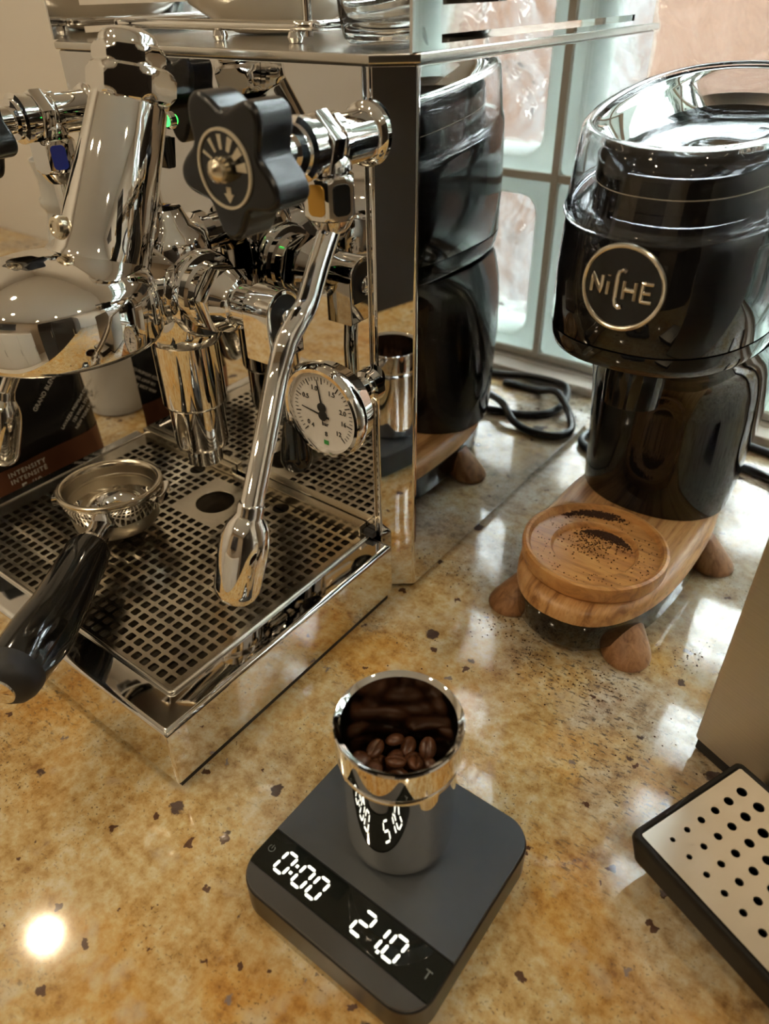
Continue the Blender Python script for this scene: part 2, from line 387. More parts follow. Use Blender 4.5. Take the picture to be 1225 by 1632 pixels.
# the kitchen opposite, seen only as reflections
def cupboard(name, label, x0, x1, y0, y1, z0, z1, mat, nd_, face):
    t = thing(name, label, 'cabinet', ((x0+x1)/2, (y0+y1)/2, z0))
    bm = B(); box(bm, x0, x1, y0, y1, z0, z1, .003); obj('carcass', bm, mat, t)
    for i in range(nd_):
        bm = B(); hb = B()
        if face == 'y':
            w = (x1-x0)/nd_; a = x0+i*w
            box(bm, a+.004, a+w-.004, y1+.0005, y1+.02, z0+.06, z1-.01, .003); box(hb, a+w-.05, a+w-.038, y1+.02, y1+.045, (z0+z1)/2-.08, (z0+z1)/2+.08, .004)
        else:
            w = (y1-y0)/nd_; a = y0+i*w
            box(bm, x0-.02, x0-.0005, a+.004, a+w-.004, z0+.06, z1-.01, .003); box(hb, x0-.045, x0-.02, a+w-.05, a+w-.038, (z0+z1)/2-.08, (z0+z1)/2+.08, .004)
        d = obj('door', bm, mat, t); obj('handle', hb, 'steel', d)
cupboard('added_dark_cabinet', 'tall dark cupboard added out of view to darken the reflections', .75, 1.34, -1.3, -.12, Z0, .95, 'dark_cabinet', 2, 'x')  # added out of view to give the chrome dark bands, as a standing person would
cupboard('base_cabinet', 'long cream cupboard against the wall opposite the counter', -1.7, .6, -2.09, -1.6, Z0, -.02, 'cream_cabinet', 4, 'y')
cupboard('wall_cabinet', 'dark wall cupboard opposite the counter', -.9, .1, -2.09, -1.75, .35, 1.1, 'dark_cabinet', 2, 'y')

# ================================================================== ESPRESSO MACHINE
CX = -.417
em = thing('espresso_machine', 'chrome espresso machine with mirror panels, round gauge and steam wand', 'coffee machine', (CX, .45, 0))
out = [(-.2765, .3515), (-.256, .367), (-.256, .705), (-.578, .705), (-.578, .367), (-.5575, .3515)]
def round_poly(P_, rad, seg=4):
    o = []
    for i, p_ in enumerate(P_):
        a, b2, c = Vector(P_[i-1]), Vector(p_), Vector(P_[(i+1) % len(P_)]); u1, u2 = (a-b2).normalized(), (c-b2).normalized(); ang = u1.angle(u2); d = rad/math.tan(ang/2)
        q0, q1 = b2+u1*d, b2+u2*d; ce = b2+(u1+u2).normalized()*(rad/math.sin(ang/2)); v0, v1 = q0-ce, q1-ce
        for k in range(seg+1): o.append(tuple(ce+(v0*(1-k/seg)+v1*(k/seg)).normalized()*rad))
    return o
bm = B(); prism(bm, round_poly(out, .0042), .0050, .3655, .0018, 3); obj('body_shell', bm, 'chrome_panel', em, 25)
bm = B(); prism(bm, [(-.283, .355), (-.2595, .371), (-.2595, .701), (-.5745, .701), (-.5745, .371), (-.551, .355)], .0006, .0052, 0); obj('dark_base', bm, 'rubber', em)  # dark block added under the shell to draw its shade line
bm = B(); box(bm, -.555, -.280, .3495, .3514, .058, .3650, .0006); obj('front_panel', bm, 'chrome_panel', em)
po = [(-.2755, .3495), (-.2545, .3665), (-.2545, .707), (-.5795, .707), (-.5795, .3665), (-.5585, .3495)]
bm = B(); prism(bm, po, .3656, .3705, .0012, 2); obj('top_plate', bm, 'steel', em, 25)
# cup rails on the top: side sheets with two slots, front rod frame
for x0, x1 in ((-.258, -.2562), (-.5778, -.576)):
    bm = B()
    box(bm, x0, x1, .3615, .3885, .3705, .430); box(bm, x0, x1, .655, .695, .3705, .430)
    box(bm, x0, x1, .3885, .655, .3775, .3905); box(bm, x0, x1, .3885, .655, .420, .430); box(bm, x0, x1, .3885, .655, .3705, .3735)
    bmesh.ops.remove_doubles(bm, verts=bm.verts[:], dist=1e-5)
    obj('cup_rail', bm, 'chrome_panel', em)
bm = B(); tube(bm, [(-.552, .56, .3795), (-.556, .45, .3795), (-.55, .402, .3795), (-.53, .399, .3795), (-.45, .398, .3795), (-.385, .399, .3795), (-.362, .402, .3795), (-.357, .42, .3795), (-.357, .56, .3795)], .0032, 12, 5)
rod = obj('cup_rail_rod', bm, 'chrome', em)
for x in (-.530, -.44, -.372):
    bm = B(); lathe(bm, [(.0, .3706), (.004, .3708), (.0052, .3735), (.004, .3765), (.0015, .378)], 16, (x, .399, 0)); obj('rod_foot', bm, 'chrome', rod)
bm = B(); tube(bm, [(-.3635, .402, .374), (-.3635, .402, .44)], .0028, 12); obj('rod_post', bm, 'chrome', rod)

# drip tray
tray = None
bm = B()
tx0, tx1, ty0, ty1, tz0, tz1 = -.5705, -.2635, .132, .3485, .0055, .0546
O = rrect(tx0, tx1, ty0, ty1, .0015, 2)
I = [(x, y) for x, y in rrect(tx0+.0135, tx1-.0200+.0005, ty0+.0205, ty1-.0012, .0015, 2)]
def lvl(P_, o, z, sgn=1):
    cx, cy = (tx0+tx1)/2, (ty0+ty1)/2
    return [Vector((x-math.copysign(o, x-cx)*sgn, y-math.copysign(o, y-cy)*sgn, z)) for x, y in P_]
ring_loft(bm, [lvl(O, .003, tz0), lvl(O, 0, tz0+.003), lvl(O, 0, tz1-.0036), lvl(O, .0005, tz1-.0018), lvl(O, .0018, tz1-.0005), lvl(O, .0038, tz1), lvl(I, -.0008, tz1-.0006), lvl(I, 0, tz1-.0016), lvl(I, 0, .0375)], caps=(True, True))
tray = obj('drip_tray', bm, 'chrome_tray', em, 40)
bm = B(); box(bm, tx0+.003, tx1-.003, ty0+.003, ty1-.003, .0006, .0057); obj('tray_gap_shade', bm, 'rubber', tray)  # dark block filling the gap, stands for the shade under the tray
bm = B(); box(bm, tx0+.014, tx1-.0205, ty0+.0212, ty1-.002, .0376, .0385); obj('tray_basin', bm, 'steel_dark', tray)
# grid plate with square holes
p = .00839; nc_, nr_ = 30, 22; gx0 = -.2935+p/2-nc_*p; gx1 = -.2935+p/2; gy1 = .3374+p/2; gy0 = gy1-nr_*p
px0, px1, py0, py1 = -.5555, -.2850, .1545, .3460; zp = .0552; th = .0022; hh = .0029
bm = B(); vc = {}
def V(x, y, z):
    k = (round(x, 6), round(y, 6), round(z, 6))
    if k not in vc: vc[k] = bm.verts.new((x, y, z))
    return vc[k]
def frame_hole(x0, x1, y0, y1, hole):
    """square cell with a hole loop of 4k points starting on the +x side, counter-clockwise"""
    n = len(hole); cx, cy = (x0+x1)/2, (y0+y1)/2
    top = [V(x, y, zp) for x, y in hole]; mid = [V(x+(cx-x)*.02, y+(cy-y)*.02, zp-.0003) for x, y in hole]; low = [V(x+(cx-x)*.02, y+(cy-y)*.02, zp-th) for x, y in hole]
    cor = {0: V(x1, y1, zp), 1: V(x0, y1, zp), 2: V(x0, y0, zp), 3: V(x1, y0, zp)}
    q = n//4
    for i in range(n):
        j = (i+1) % n
        bm.faces.new((top[j], top[i], mid[i], mid[j])); bm.faces.new((mid[j], mid[i], low[i], low[j]))
    # hole[0] is at angle -45; side k spans k*q..(k+1)*q ; corner k-1 at start
    cs = [cor[3], cor[0], cor[1], cor[2]]
    for k in range(4):
        seg = [top[(k*q+i) % n] for i in range(q+1)]
        bm.faces.new([cs[k], cs[(k+1) % 4]]+seg[::-1])
def sq_hole(cx, cy, h):
    c = h*.72
    return [(cx+c+ (h-c)*.5, cy-c-(h-c)*.5), (cx+h, cy-c), (cx+h, cy+c), (cx+c+(h-c)*.5, cy+c+(h-c)*.5), (cx+c, cy+h), (cx-c, cy+h), (cx-c-(h-c)*.5, cy+c+(h-c)*.5), (cx-h, cy+c), (cx-h, cy-c), (cx-c-(h-c)*.5, cy-c-(h-c)*.5), (cx-c, cy-h), (cx+c, cy-h)]
skip = set(); rounds = [(14.5, 3.5, 3, .0160), (20.5, .5, 1, .0068), (8.5, .5, 1, .0068)]
for ci, ri, k, r in rounds:
    for c in range(int(ci+.5)-k, int(ci+.5)+k):
        for q in range(int(ri+.5)-k, int(ri+.5)+k): skip.add((c, q))
for c in range(nc_):
    for r in range(nr_):
        if (c, r) in skip: continue
        x = -.2935-c*p; y = .3374-r*p
        frame_hole(x-p/2, x+p/2, y-p/2, y+p/2, sq_hole(x, y, hh))
for ci, ri, k, r in rounds:
    x = -.2935-ci*p; y = .3374-ri*p; n = 48
    frame_hole(x-k*p, x+k*p, y-k*p, y+k*p, [(x+r*math.cos(-PI/4+2*PI*i/n), y+r*math.sin(-PI/4+2*PI*i/n)) for i in range(n)])
for (a, b_, c, d) in ((px0, gx0, py0, py1), (gx1, px1, py0, py1), (gx0, gx1, py0, gy0), (gx0, gx1, gy1, py1)):
    f = [bm.verts.new(q) for q in ((a, c, zp), (b_, c, zp), (b_, d, zp), (a, d, zp))]; bm.faces.new(f)
bm.normal_update()
for f in bm.faces:
    if abs(f.normal.z) > .9 and f.normal.z < 0: f.normal_flip()
gp = obj('grid_plate', bm, 'plate_steel', tray, 30, fix=False)
bm = B(); prism(bm, rrect(px0-.0012, px1+.0012, py0-.0012, py1+.0005, .003, 4), .0500, .0549, 0); bmesh.ops.delete(bm, geom=[f for f in bm.faces if abs(f.normal.z) > .9 or len(f.verts) > 4], context='FACES_ONLY')
pts = [(x, y, .0548) for x, y in rrect(px0-.0003, px1+.0003, py0-.0003, py1+.0003, .002, 3)]
tube(bm, pts, .0016, 10, close=True); obj('plate_rim', bm, 'steel', tray)
for x0, x1 in ((-.398, -.2885),):
    bm = B(); box(bm, x0, x1, .3405, .3490, .0556, .0652, .0008); obj('splash_rail', bm, 'brass_steel', em)
bm = B(); box(bm, -.2883, -.2790, .3445, .3493, .0556, .0605, .0006); obj('rail_gap_shade', bm, 'rubber', em)  # dark block put where the rail leaves a shaded gap
bm = B(); box(bm, -.552, -.432, .3430, .3490, .0556, .0640, .0008); obj('splash_rail', bm, 'brass_steel', em)

# E61 brew group
GC = -.411
ax0 = Vector((GC, .2515, .258)); ax1 = Vector((-.4145, .2995, .3465)); ad = (ax1-ax0).normalized(); al = (ax1-ax0).length
bm = B(); lathe(bm, [(.044, -.018), (.0385, -.006), (.0335, .000), (.0300, .0045), (.0282, .010), (.0274, .020), (.0218, al-.002), (.0208, al), (.0, al)], 64, ax0, ad, (True, False)); obj('group_column', bm, 'chrome', em, 50)
bm = B(); nut(bm, .0252, -.001, .0170, axisM(ax1+ad*.0012+Vector((.0015, 0, 0)), (0, .25, 1)), -.2, .0050); obj('hex_nut', bm, 'chrome', em, 30)
cd = Vector((0, .20, 1)).normalized(); cp = ax1+Vector((0, .25, 1)).normalized()*.0165
bm = B(); lathe(bm, [(.0155, -.001), (.0155, .004)], 40, cp, cd)
M_ = axisM(cp, cd); nut(bm, .0205, .000, .0125, M_, -.2, .0042)
lathe(bm, [(.0168, .0115), (.0160, .0150), (.0135, .0178), (.009, .0198), (.0, .0208)], 40, cp, cd); obj('cap_nut', bm, 'chrome', em, 30)
bm = B(); lathe(bm, [(.040, .229), (.0545, .2282), (.0578, .2295), (.0588, .2325), (.0583, .2550), (.0574, .2595), (.0545, .2640), (.046, .2688), (.034, .2735), (.018, .277), (.0, .2775)], 72, (GC, .219, 0), caps=(True, False)); obj('group_bell', bm, 'chrome', em, 60)
bm = B(); lathe(bm, [(.0, .2285), (.0385, .2285), (.0385, .222), (.034, .2215), (.0, .2215)], 48, (GC, .219, 0), caps=(False, False)); obj('shower_screen', bm, 'steel', em)
bm = B(); tube(bm, [(GC, .235, .250), (CX, .262, .247), (CX, .285, .242), (CX, .305, .238)], [.034, .031, .0285, .027], 32); obj('group_neck', bm, 'chrome', em, 60)
bm = B(); lathe(bm, [(.0, .192), (.021, .192), (.0265, .199), (.0275, .206), (.0275, .262), (.025, .270), (.017, .275), (.012, .285), (.0, .286)], 48, (CX, .310, 0), caps=(False, False)); obj('lever_chamber', bm, 'chrome', em, 50)
bm = B(); lathe(bm, [(.0, .206), (.0205, .206), (.0245, .2035), (.0245, .1985), (.0236, .1970), (.0236, .150), (.0225, .1475), (.0203, .1465), (.0203, .116), (.0195, .112), (.0135, .1085), (.0135, .097), (.0115, .0955), (.009, .0955), (.009, .104), (.0, .104)], 56, (CX, .3085, 0), caps=(False, False)); obj('drain_tube', bm, 'chrome', em, 40)
for z, r in ((.262, .0115), (.214, .0115)):
    bm = B(); lathe(bm, [(r, 0), (r, .022), (r+.004, .023), (r+.004, .031), (r, .032), (r, .04)], 32, (CX, .3095, z), (0, 1, 0)); obj('boiler_pipe', bm, 'chrome', em)
# the polished screw on the front of the column
ca = math.radians(262); cdir = Vector((math.cos(ca), math.sin(ca), 0))
bm = B(); lathe(bm, [(.0058, -.006), (.0058, .003), (.0066, .0035), (.0066, .0075), (.0055, .009), (.0035, .0095), (.003, .0088), (.0, .0088)], 24, ax0+ad*.034+cdir*.0262, cdir+Vector((.15, -.2, .25)), (True, False)); obj('column_screw', bm, 'brass_steel', em)
# lever side
ly, lz = .310, .2345
bm = B(); lathe(bm, [(.020, .0), (.020, .010), (.0265, .011), (.0285, .0135), (.0285, .0175), (.0265, .0205), (.0225, .021), (.0222, .030), (.0215, .0305)], 56, (-.403, ly, lz), (1, 0, 0))
prism(bm, hexp(.0225, .3), .0305, .0415, .002, 2, axisM((-.403, ly, lz), (1, 0, 0)))
lathe(bm, [(.0200, .0413), (.0165, .048), (.0155, .0515), (.0132, .0525), (.0132, .068), (.0, .068)], 48, (-.403, ly, lz), (1, 0, 0), (True, False)); obj('lever_shaft', bm, 'chrome', em, 35)
def arch(w, h0, h1, n=16): return [(-w, h0)]+[(-w*math.cos(PI*i/n), h1-w+w*math.sin(PI*i/n)) for i in range(n+1)]+[(w, h0)]
Mx = basis((-.3375, ly, lz), (0, 1, 0), (0, 0, 1))
bm = B(); prism(bm, arch(.0150, -.0275, .0165), 0, .0225, .0012, 2, Mx); cb = obj('cam_block', bm, 'chrome', em)
bm = B(); prism(bm, arch(.0120, -.013, .0135), .0222, .0229, 0, 1, Mx); obj('cam_hollow_dark', bm, 'black_plastic', cb)  # black plate standing for the shaded hollow in the block
bm = B(); lathe(bm, [(.0068, .0), (.0068, .003), (.005, .0045), (.0, .005)], 24, (-.3150, ly, lz-.002), (1, 0, 0), (True, False)); obj('cam_pin', bm, 'chrome', cb)
bm = B(); tube(bm, [(-.3265, .3115, .212), (-.3245, .3165, .188), (-.3235, .3170, .156)], .0052, 20); lv_ = obj('lever_rod', bm, 'chrome', em)
bm = B(); lathe(bm, [(.0, 0), (.0068, 0), (.0075, .003), (.0085, .010), (.0112, .026), (.0115, .032), (.0095, .0375), (.0, .039)], 32, (-.3235, .3170, .1575), (.01, -.03, -1), (False, False)); obj('lever_handle', bm, 'black_handle', lv_)
# small capped fitting behind the bell
bm = B(); lathe(bm, [(.0045, .0), (.0045, .012), (.006, .0125), (.006, .022), (.0045, .0225), (.0045, .026)], 6, (-.409, .327, .2640), (-1, -.55, -.35)); jt = obj('jet_fitting', bm, 'brass_steel', em)
bm = B(); lathe(bm, [(.0, 0), (.0062, 0), (.007, .002), (.007, .012), (.005, .0145), (.0, .015)], 20, (-.4305, .3155, .2562), (-1, -.55, -.35), (False, False)); obj('jet_cap', bm, 'black_plastic', jt)
# status lamp and rocker on the panel
bm = B(); lathe(bm, [(.0052, -.001), (.0052, .002), (.0040, .003)], 20, (-.4445, .3496, .3285), (0, -1, 0)); lm = obj('lamp_bezel', bm, 'chrome', em)
bm = B(); lathe(bm, [(.0036, .0028), (.0033, .0045), (.002, .0055), (.0, .006)], 20, (-.4445, .3496, .3285), (0, -1, 0), (True, False)); obj('green_lamp', bm, 'led_green', lm)
bm = B(); box(bm, -.4635, -.4495, .3462, .3500, .2985, .3185, .0012); sw = obj('rocker_switch', bm, 'black_plastic', em)
bm = B(); prism(bm, [(-.006, -.009), (.006, -.009), (.006, .009), (-.006, .009)], 0, .0022, .0006, 2, basis((-.4565, .3463, .3085), (1, 0, 0), (0, -.18, 1))); obj('rocker', bm, 'black_gloss', sw)

def valve(vx, vz, kb, label_mat, facet_mat, wand_pts, jy):
    """panel valve with star knob, elbow joint and wand; kb = y of the knob's back"""
    bm = B(); lathe(bm, [(.0165, 0), (.0165, .003), (.0150, .0050), (.0130, .0060), (.0130, .030), (.0150, .0305), (.0150, .034), (.0135, .0345), (.0135, .037)], 40, (vx, .3495, vz), (0, -1, 0))
    prism(bm, hexp(.0172, .26), .037, .0475, .0015, 2, axisM((vx, .3495, vz), (0, -1, 0)))
    lathe(bm, [(.0145, .0475), (.0145, .0535), (.0155, .054), (.0155, .0575), (.0125, .0585), (.0125, .0615), (.0085, .062), (.0085, .3495-kb+.013)], 40, (vx, .3495, vz), (0, -1, 0)); vb = obj('valve_body', bm, 'chrome', em, 32)
    # elbow joint
    jx = vx+.003; jz = vz-.0045
    bm = B(); lathe(bm, [(.0105, .0), (.0125, -.003), (.0125, -.007), (.0105, -.009)], 32, (jx, jy, jz)); obj('joint_collar', bm, 'chrome', vb)
    bm = B(); nut(bm, .0152, jz-.0310, jz-.009, Matrix.Translation((jx, jy, 0)), .15, .0030)
    lathe(bm, [(.0130, -.0308), (.0105, -.0350), (.0078, -.0380)], 32, (jx, jy, jz)); hj = obj('joint_nut', bm, 'chrome', vb, 30)
    ap = .0152*math.cos(PI/6)
    for k_, mt_ in ((4, facet_mat), (5, 'black_gloss')) if facet_mat == 'amber_facet' else ((5, facet_mat),):
        ph = .15+PI/6+PI/3*k_
        Mi = basis((jx+ap*math.cos(ph), jy+ap*math.sin(ph), jz-.0200), (-math.sin(ph), math.cos(ph), 0), (0, 0, 1))
        bm = B(); prism(bm, rrect(-.0050, .0050, -.0078, .0078, .0030, 5), -.0005, .0006, .0002, 1, Mi); obj('joint_facet', bm, mt_, hj)  # coloured plate on one facet of the nut
    # knob: six soft lobes
    pr = []
    for i in range(96):
        t = 2*PI*i/96; pr.append(((.0280+.0054*math.cos(5*t+1.92))*math.cos(t), (.0280+.0054*math.cos(5*t+1.92))*math.sin(t)))
    Mk = basis((vx, kb, vz), (1, 0, 0), (0, 0, 1))          # local z = -y
    bm = B(); prism(bm, pr, .011, .034, .0030, 4, Mk); kn = obj('valve_knob', bm, 'black_satin', em)
    bm = B(); lathe(bm, [(.0172, .0338), (.0172, .0352), (.0160, .0352), (.0160, .0344)], 48, (vx, kb, vz-.001), (0, -1, 0), (False, False)); obj('dial_ring', bm, 'print_tan', kn)
    bm = B(); lathe(bm, [(.0, .0343), (.0160, .0343), (.0160, .0338)], 48, (vx, kb, vz-.001), (0, -1, 0), (False, False)); obj('dial_face', bm, 'black_gloss', kn)
    for i in range(6):
        a = math.radians(8+i*29); Mt = Mk @ Matrix.Translation((.0112*math.cos(a), -.001+.0112*math.sin(a), .0343)) @ Matrix.Rotation(a, 4, 'Z')
        bm = B(); w = .0007+.0003*(5-i); prism(bm, [(-.0030, -w*.6), (.0032, -w), (.0032, w), (-.0030, w*.6)], 0, .0004, 0, 1, Mt); obj('dial_mark', bm, 'print_tan', kn)
    Mt = Mk @ Matrix.Translation((.001, -.0115, .0343))
    bm = B(); prism(bm, [(0, -.0040), (.0032, 0), (.0014, 0), (.0014, .0030), (-.0014, .0030), (-.0014, 0), (-.0032, 0)], 0, .0004, 0, 1, Mt); obj('dial_arrow', bm, 'print_tan', kn)
    bm = B(); lathe(bm, [(.0058, .034), (.0058, .0375), (.0050, .0405), (.0028, .0422), (.0, .0426)], 24, (vx, kb, vz-.001), (0, -1, 0), (True, False)); obj('knob_screw', bm, 'brass_steel', kn)
    bm = B(); tube(bm, wand_pts[:-1], .0062, 24, 6); wd = obj('wand_tube', bm, 'chrome', em, 60)
    a, e = Vector(wand_pts[-2]), Vector(wand_pts[-1]); d = e-a; Lg = d.length; k = Lg/.052
    bm = B(); lathe(bm, [(.0066, -.004), (.0072, -.003), (.0072, .002*k), (.0080, .0035*k), (.0108, .0075*k), (.0126, .013*k), (.0134, .019*k), (.0136, .023*k), (.0130, .044*k), (.0118, .0485*k), (.0095, .0515*k), (.0, .052*k)], 40, a, d, (True, False)); tp = obj('wand_tip', bm, 'chrome', wd, 50)
    u = d.normalized()
    for i in range(4):
        o_ = u.orthogonal().normalized(); o_ = Matrix.Rotation(PI/2*i+.4, 3, u) @ o_
        bm = B(); lathe(bm, [(.0016, -.0006), (.0016, .0004)], 10, a+u*(.050*k)+o_*.0072, (u*1.2+o_)); obj('steam_hole', bm, 'dark_hole', tp)
    return vb
valve(-.2772, .3335, .2785, 'steam', 'amber_facet', [(-.2742, .3118, .2950), (-.2732, .3075, .2905), (-.2690, .2925, .2765), (-.2645, .2775, .2625), (-.2634, .2690, .2570), (-.2634, .2580, .2470), (-.2628, .2480, .2310), (-.2550, .2260, .2030), (-.2478, .2050, .1770), (-.2500, .1870, .1265)], .3118)
valve(-.5320, .3300, .2830, 'water', 'blue_facet', [(-.529, .3118, .290), (-.529, .3110, .26), (-.530, .305, .238), (-.535, .290, .222), (-.548, .262, .185), (-.561, .236, .140), (-.5680, .2185, .084)], .3118)

# pressure gauge
gx, gy, gz = -.2790, .3030, .1835
bm = B(); lathe(bm, [(.0085, .3485-gy), (.0115, .0455), (.0115, .038), (.0085, .037), (.0085, .030), (.0095, .0295), (.0095, .022), (.0065, .021), (.0065, .010)], 32, (gx, gy, gz), (0, 1, 0)); 
stem = obj('gauge_stem', bm, 'chrome', em)
bm = B(); lathe(bm, [(.0, .014), (.026, .014), (.0285, .011), (.0295, .004), (.0310, .002), (.0312, -.003), (.0295, -.0062), (.0272, -.0062), (.0262, -.003), (.0, -.003)], 64, (gx, gy, gz), (0, 1, 0), (False, False)); ga = obj('pressure_gauge', bm, 'chrome', em, 50)
bm = B(); lathe(bm, [(.0, .0032), (.0263, .0032), (.0263, .0028)], 64, (gx, gy, gz), (0, -1, 0), (False, False)); obj('gauge_face', bm, 'gauge_face', ga)
Mg = basis((gx, gy-.0034, gz), (1, 0, 0), (0, 0, 1))
bm = B()
for i in range(41):
    a = math.radians(225-i*270/40); l = .0042 if i % 5 == 0 else .0024; w = .00035 if i % 5 == 0 else .0002
    Mt = Mg @ Matrix.Rotation(a, 4, 'Z'); prism(bm, [(.0235-l, -w), (.0235, -w), (.0235, w), (.0235-l, w)], 0, .0001, 0, 1, Mt)
tk = obj('gauge_ticks', bm, 'print_black', ga); tk['kind'] = 'stuff'
for s, a, r in (('0', 218, .0165), ('0.5', 150, .0160), ('1.0', 112, .0165), ('1.5', 62, .0165), ('2.0', 15, .0165), ('16', -12, .0165), ('12', -45, .0165), ('8', -85, .0150), ('4', -130, .0150)):
    text('numeral', s, .0046, Mg @ Matrix.Translation((r*math.cos(math.radians(a)), r*math.sin(math.radians(a)), .0001)), 'print_black', ga)
text('unit_text', 'bar', .0042, Mg @ Matrix.Translation((.001, -.0078, .0001)), 'print_black', ga)
bm = B(); prism(bm, [(-.002, -.0225), (.0018, -.0225), (.0018, -.0195), (-.002, -.0195)], 0, .00015, 0, 1, Mg @ Matrix.Translation((.001, 0, 0))); obj('green_mark', bm, 'print_green', ga)
for off, a, ln in (((-.0005, .0035), 99, .0185), ((0, -.002), 172, .0175)):
    Mt = Mg @ Matrix.Translation((off[0], off[1], .0004)) @ Matrix.Rotation(math.radians(a), 4, 'Z')
    bm = B(); prism(bm, [(-.005, -.0007), (ln, -.0002), (ln, .0002), (-.005, .0007)], 0, .0004, 0, 1, Mt); lathe(bm, [(.0033, 0), (.0033, .0008), (.002, .0014)], 20, (0, 0, 0)); vs = bm.verts[-60:]
    bm.verts.ensure_lookup_table(); bmesh.ops.transform(bm, matrix=Mt, verts=bm.verts[-60:]); obj('needle', bm, 'print_black', ga)

# ================================================================== THINGS ON THE MACHINE
bm = B(); lathe(bm, [(.0, .3712), (.030, .3712), (.034, .3725), (.036, .376), (.050, .381), (.064, .390), (.075, .405), (.082, .425), (.0805, .4255), (.073, .406), (.062, .392), (.048, .3835), (.0, .380)], 64, (-.470, .485, 0), caps=(False, False))
tag(obj('bowl', bm, 'ceramic', None, 50), 'cream ceramic bowl standing on top of the espresso machine', 'bowl')
bm = B(); lathe(bm, [(.0, .3712), (.022, .3712), (.0255, .374), (.028, .384), (.0295, .40), (.0300, .445), (.0285, .445), (.0275, .40), (.025, .385), (.021, .380), (.0, .3790)], 48, (-.3130, .4150, 0), caps=(False, False))
tag(obj('glass_tumbler', bm, 'clear_glass', None, 50), 'clear glass tumbler standing on the machine top at the cup rail', 'glass')
for i, (x, y, mt_, lb) in enumerate(((-.315, .505, 'dark_ceramic', 'dark espresso cup on the machine top behind the tumbler'), (-.395, .60, 'dark_ceramic', 'dark espresso cup on the machine top behind the bowl'))):
    t = thing('espresso_cup', lb, 'cup', (x, y, .3706))
    bm = B(); lathe(bm, [(.0, .3708), (.016, .3708), (.018, .373), (.026, .385), (.031, .405), (.0325, .428), (.0310, .428), (.0295, .405), (.024, .387), (.0, .378)], 40, (x, y, 0), caps=(False, False)); obj('cup_body', bm, mt_, t, 50)
    bm = B(); tube(bm, [(x-.029, y, .418), (x-.043, y, .416), (x-.045, y, .402), (x-.028, y, .394)], .003, 10, 6); obj('cup_handle', bm, mt_, t)

# ================================================================== PORTAFILTER
pf = thing('portafilter', 'chrome portafilter with black handle lying on the drip tray', 'portafilter', (-.446, .239, .0555))
pc = Vector((-.446, .239, 0)); hd = Vector((.610, -.79, 0)).normalized(); sd = Vector((-hd.y, hd.x, 0))
tilt = math.radians(3.5)
Mp = Matrix.Translation((pc.x, pc.y, .0985)) @ Matrix(((hd.x, sd.x, 0), (hd.y, sd.y, 0), (0, 0, 1))).to_4x4() @ Matrix.Rotation(-tilt, 4, 'Y')
def L2(bm): bmesh.ops.transform(bm, matrix=Mp, verts=bm.verts[:]); return bm
bm = B(); lathe(bm, [(.0, -.040), (.012, -.040), (.019, -.0375), (.0285, -.030), (.0320, -.022), (.0345, -.013), (.0372, -.0065), (.0375, -.0035), (.0350, -.003), (.0345, -.006)], 64, caps=(False, False)); L2(bm); obj('filter_holder', bm, 'chrome', pf, 50)
for s in (1, -1):
    bm = B(); prism(bm, [(.036*math.cos(t), .036*math.sin(t)) for t in [s*PI/2-.30+.06*i for i in range(11)]]+[(.0425*math.cos(t), .0425*math.sin(t)) for t in [s*PI/2+.30-.06*i for i in range(11)]], -.0115, -.0045, .001, 2); L2(bm); obj('locking_lug', bm, 'chrome', pf)
bm = B(); lathe(bm, [(.0350, -.0034), (.0378, -.0034), (.0388, -.0018), (.0384, .0005), (.0368, .0014), (.0348, .0008), (.0338, -.001), (.0334, -.003)], 64, caps=(False, False)); L2(bm); obj('basket_rim', bm, 'basket_rim', pf, 50)
bm = B(); lathe(bm, [(.0335, -.0028), (.0330, -.0080), (.0322, -.0092), (.0322, -.0108), (.0330, -.0120), (.0326, -.0220), (.0316, -.0290), (.0292, -.0322), (.0, -.0326)], 64, caps=(False, False)); L2(bm); obj('filter_basket', bm, 'basket_steel_shaded', pf, 30)
bm = B(); lathe(bm, [(.0, -.0318), (.0284, -.0318), (.0284, -.0322)], 48, caps=(False, False)); L2(bm); obj('basket_floor', bm, 'basket_floor', pf)
bm = B(); tube(bm, [(.024, 0, -.020), (.034, 0, -.019), (.044, 0, -.0185), (.054, 0, -.019)], [.0115, .0088, .0082, .0100], 24)
lathe(bm, [(.0105, 0), (.0118, .001), (.0118, .004), (.0105, .005)], 32, (.0535, 0, -.019), (1, 0, 0)); L2(bm); obj('handle_neck', bm, 'chrome', pf, 50)
hb = Vector((.0585, 0, -.0192))
def hpt(s): return (hb.x+s, -.013*max(0, (s-.055)/.08)**1.3, hb.z-.002*s/.05-.004*max(0, (s-.055)/.08))
S_ = [0, .001, .004, .03, .052, .060, .066, .074, .084, .098, .108, .1145, .1165]
R_ = [.0120, .0146, .0152, .0160, .0170, .0172, .0176, .0184, .0190, .0186, .0176, .0162, .0145]
bm = B(); tube(bm, [hpt(s) for s in S_], R_, 40); L2(bm); hn = obj('handle', bm, 'black_handle', pf, 50)
d_ = (Vector(hpt(.1165))-Vector(hpt(.108))).normalized(); q_ = Vector(hpt(.1165))
bm = B(); lathe(bm, [(.0172, -.010), (.0180, -.006), (.0176, .000), (.0155, .005), (.0115, .0085), (.0, .0088)], 40, q_, d_, (True, False)); L2(bm); ec = obj('end_cap', bm, 'rubber', hn, 50)
bm = B(); lathe(bm, [(.0098, .0080), (.0094, .0098), (.0, .0102)], 32, q_, d_, (True, False)); L2(bm); obj('end_disc', bm, 'chrome', ec)

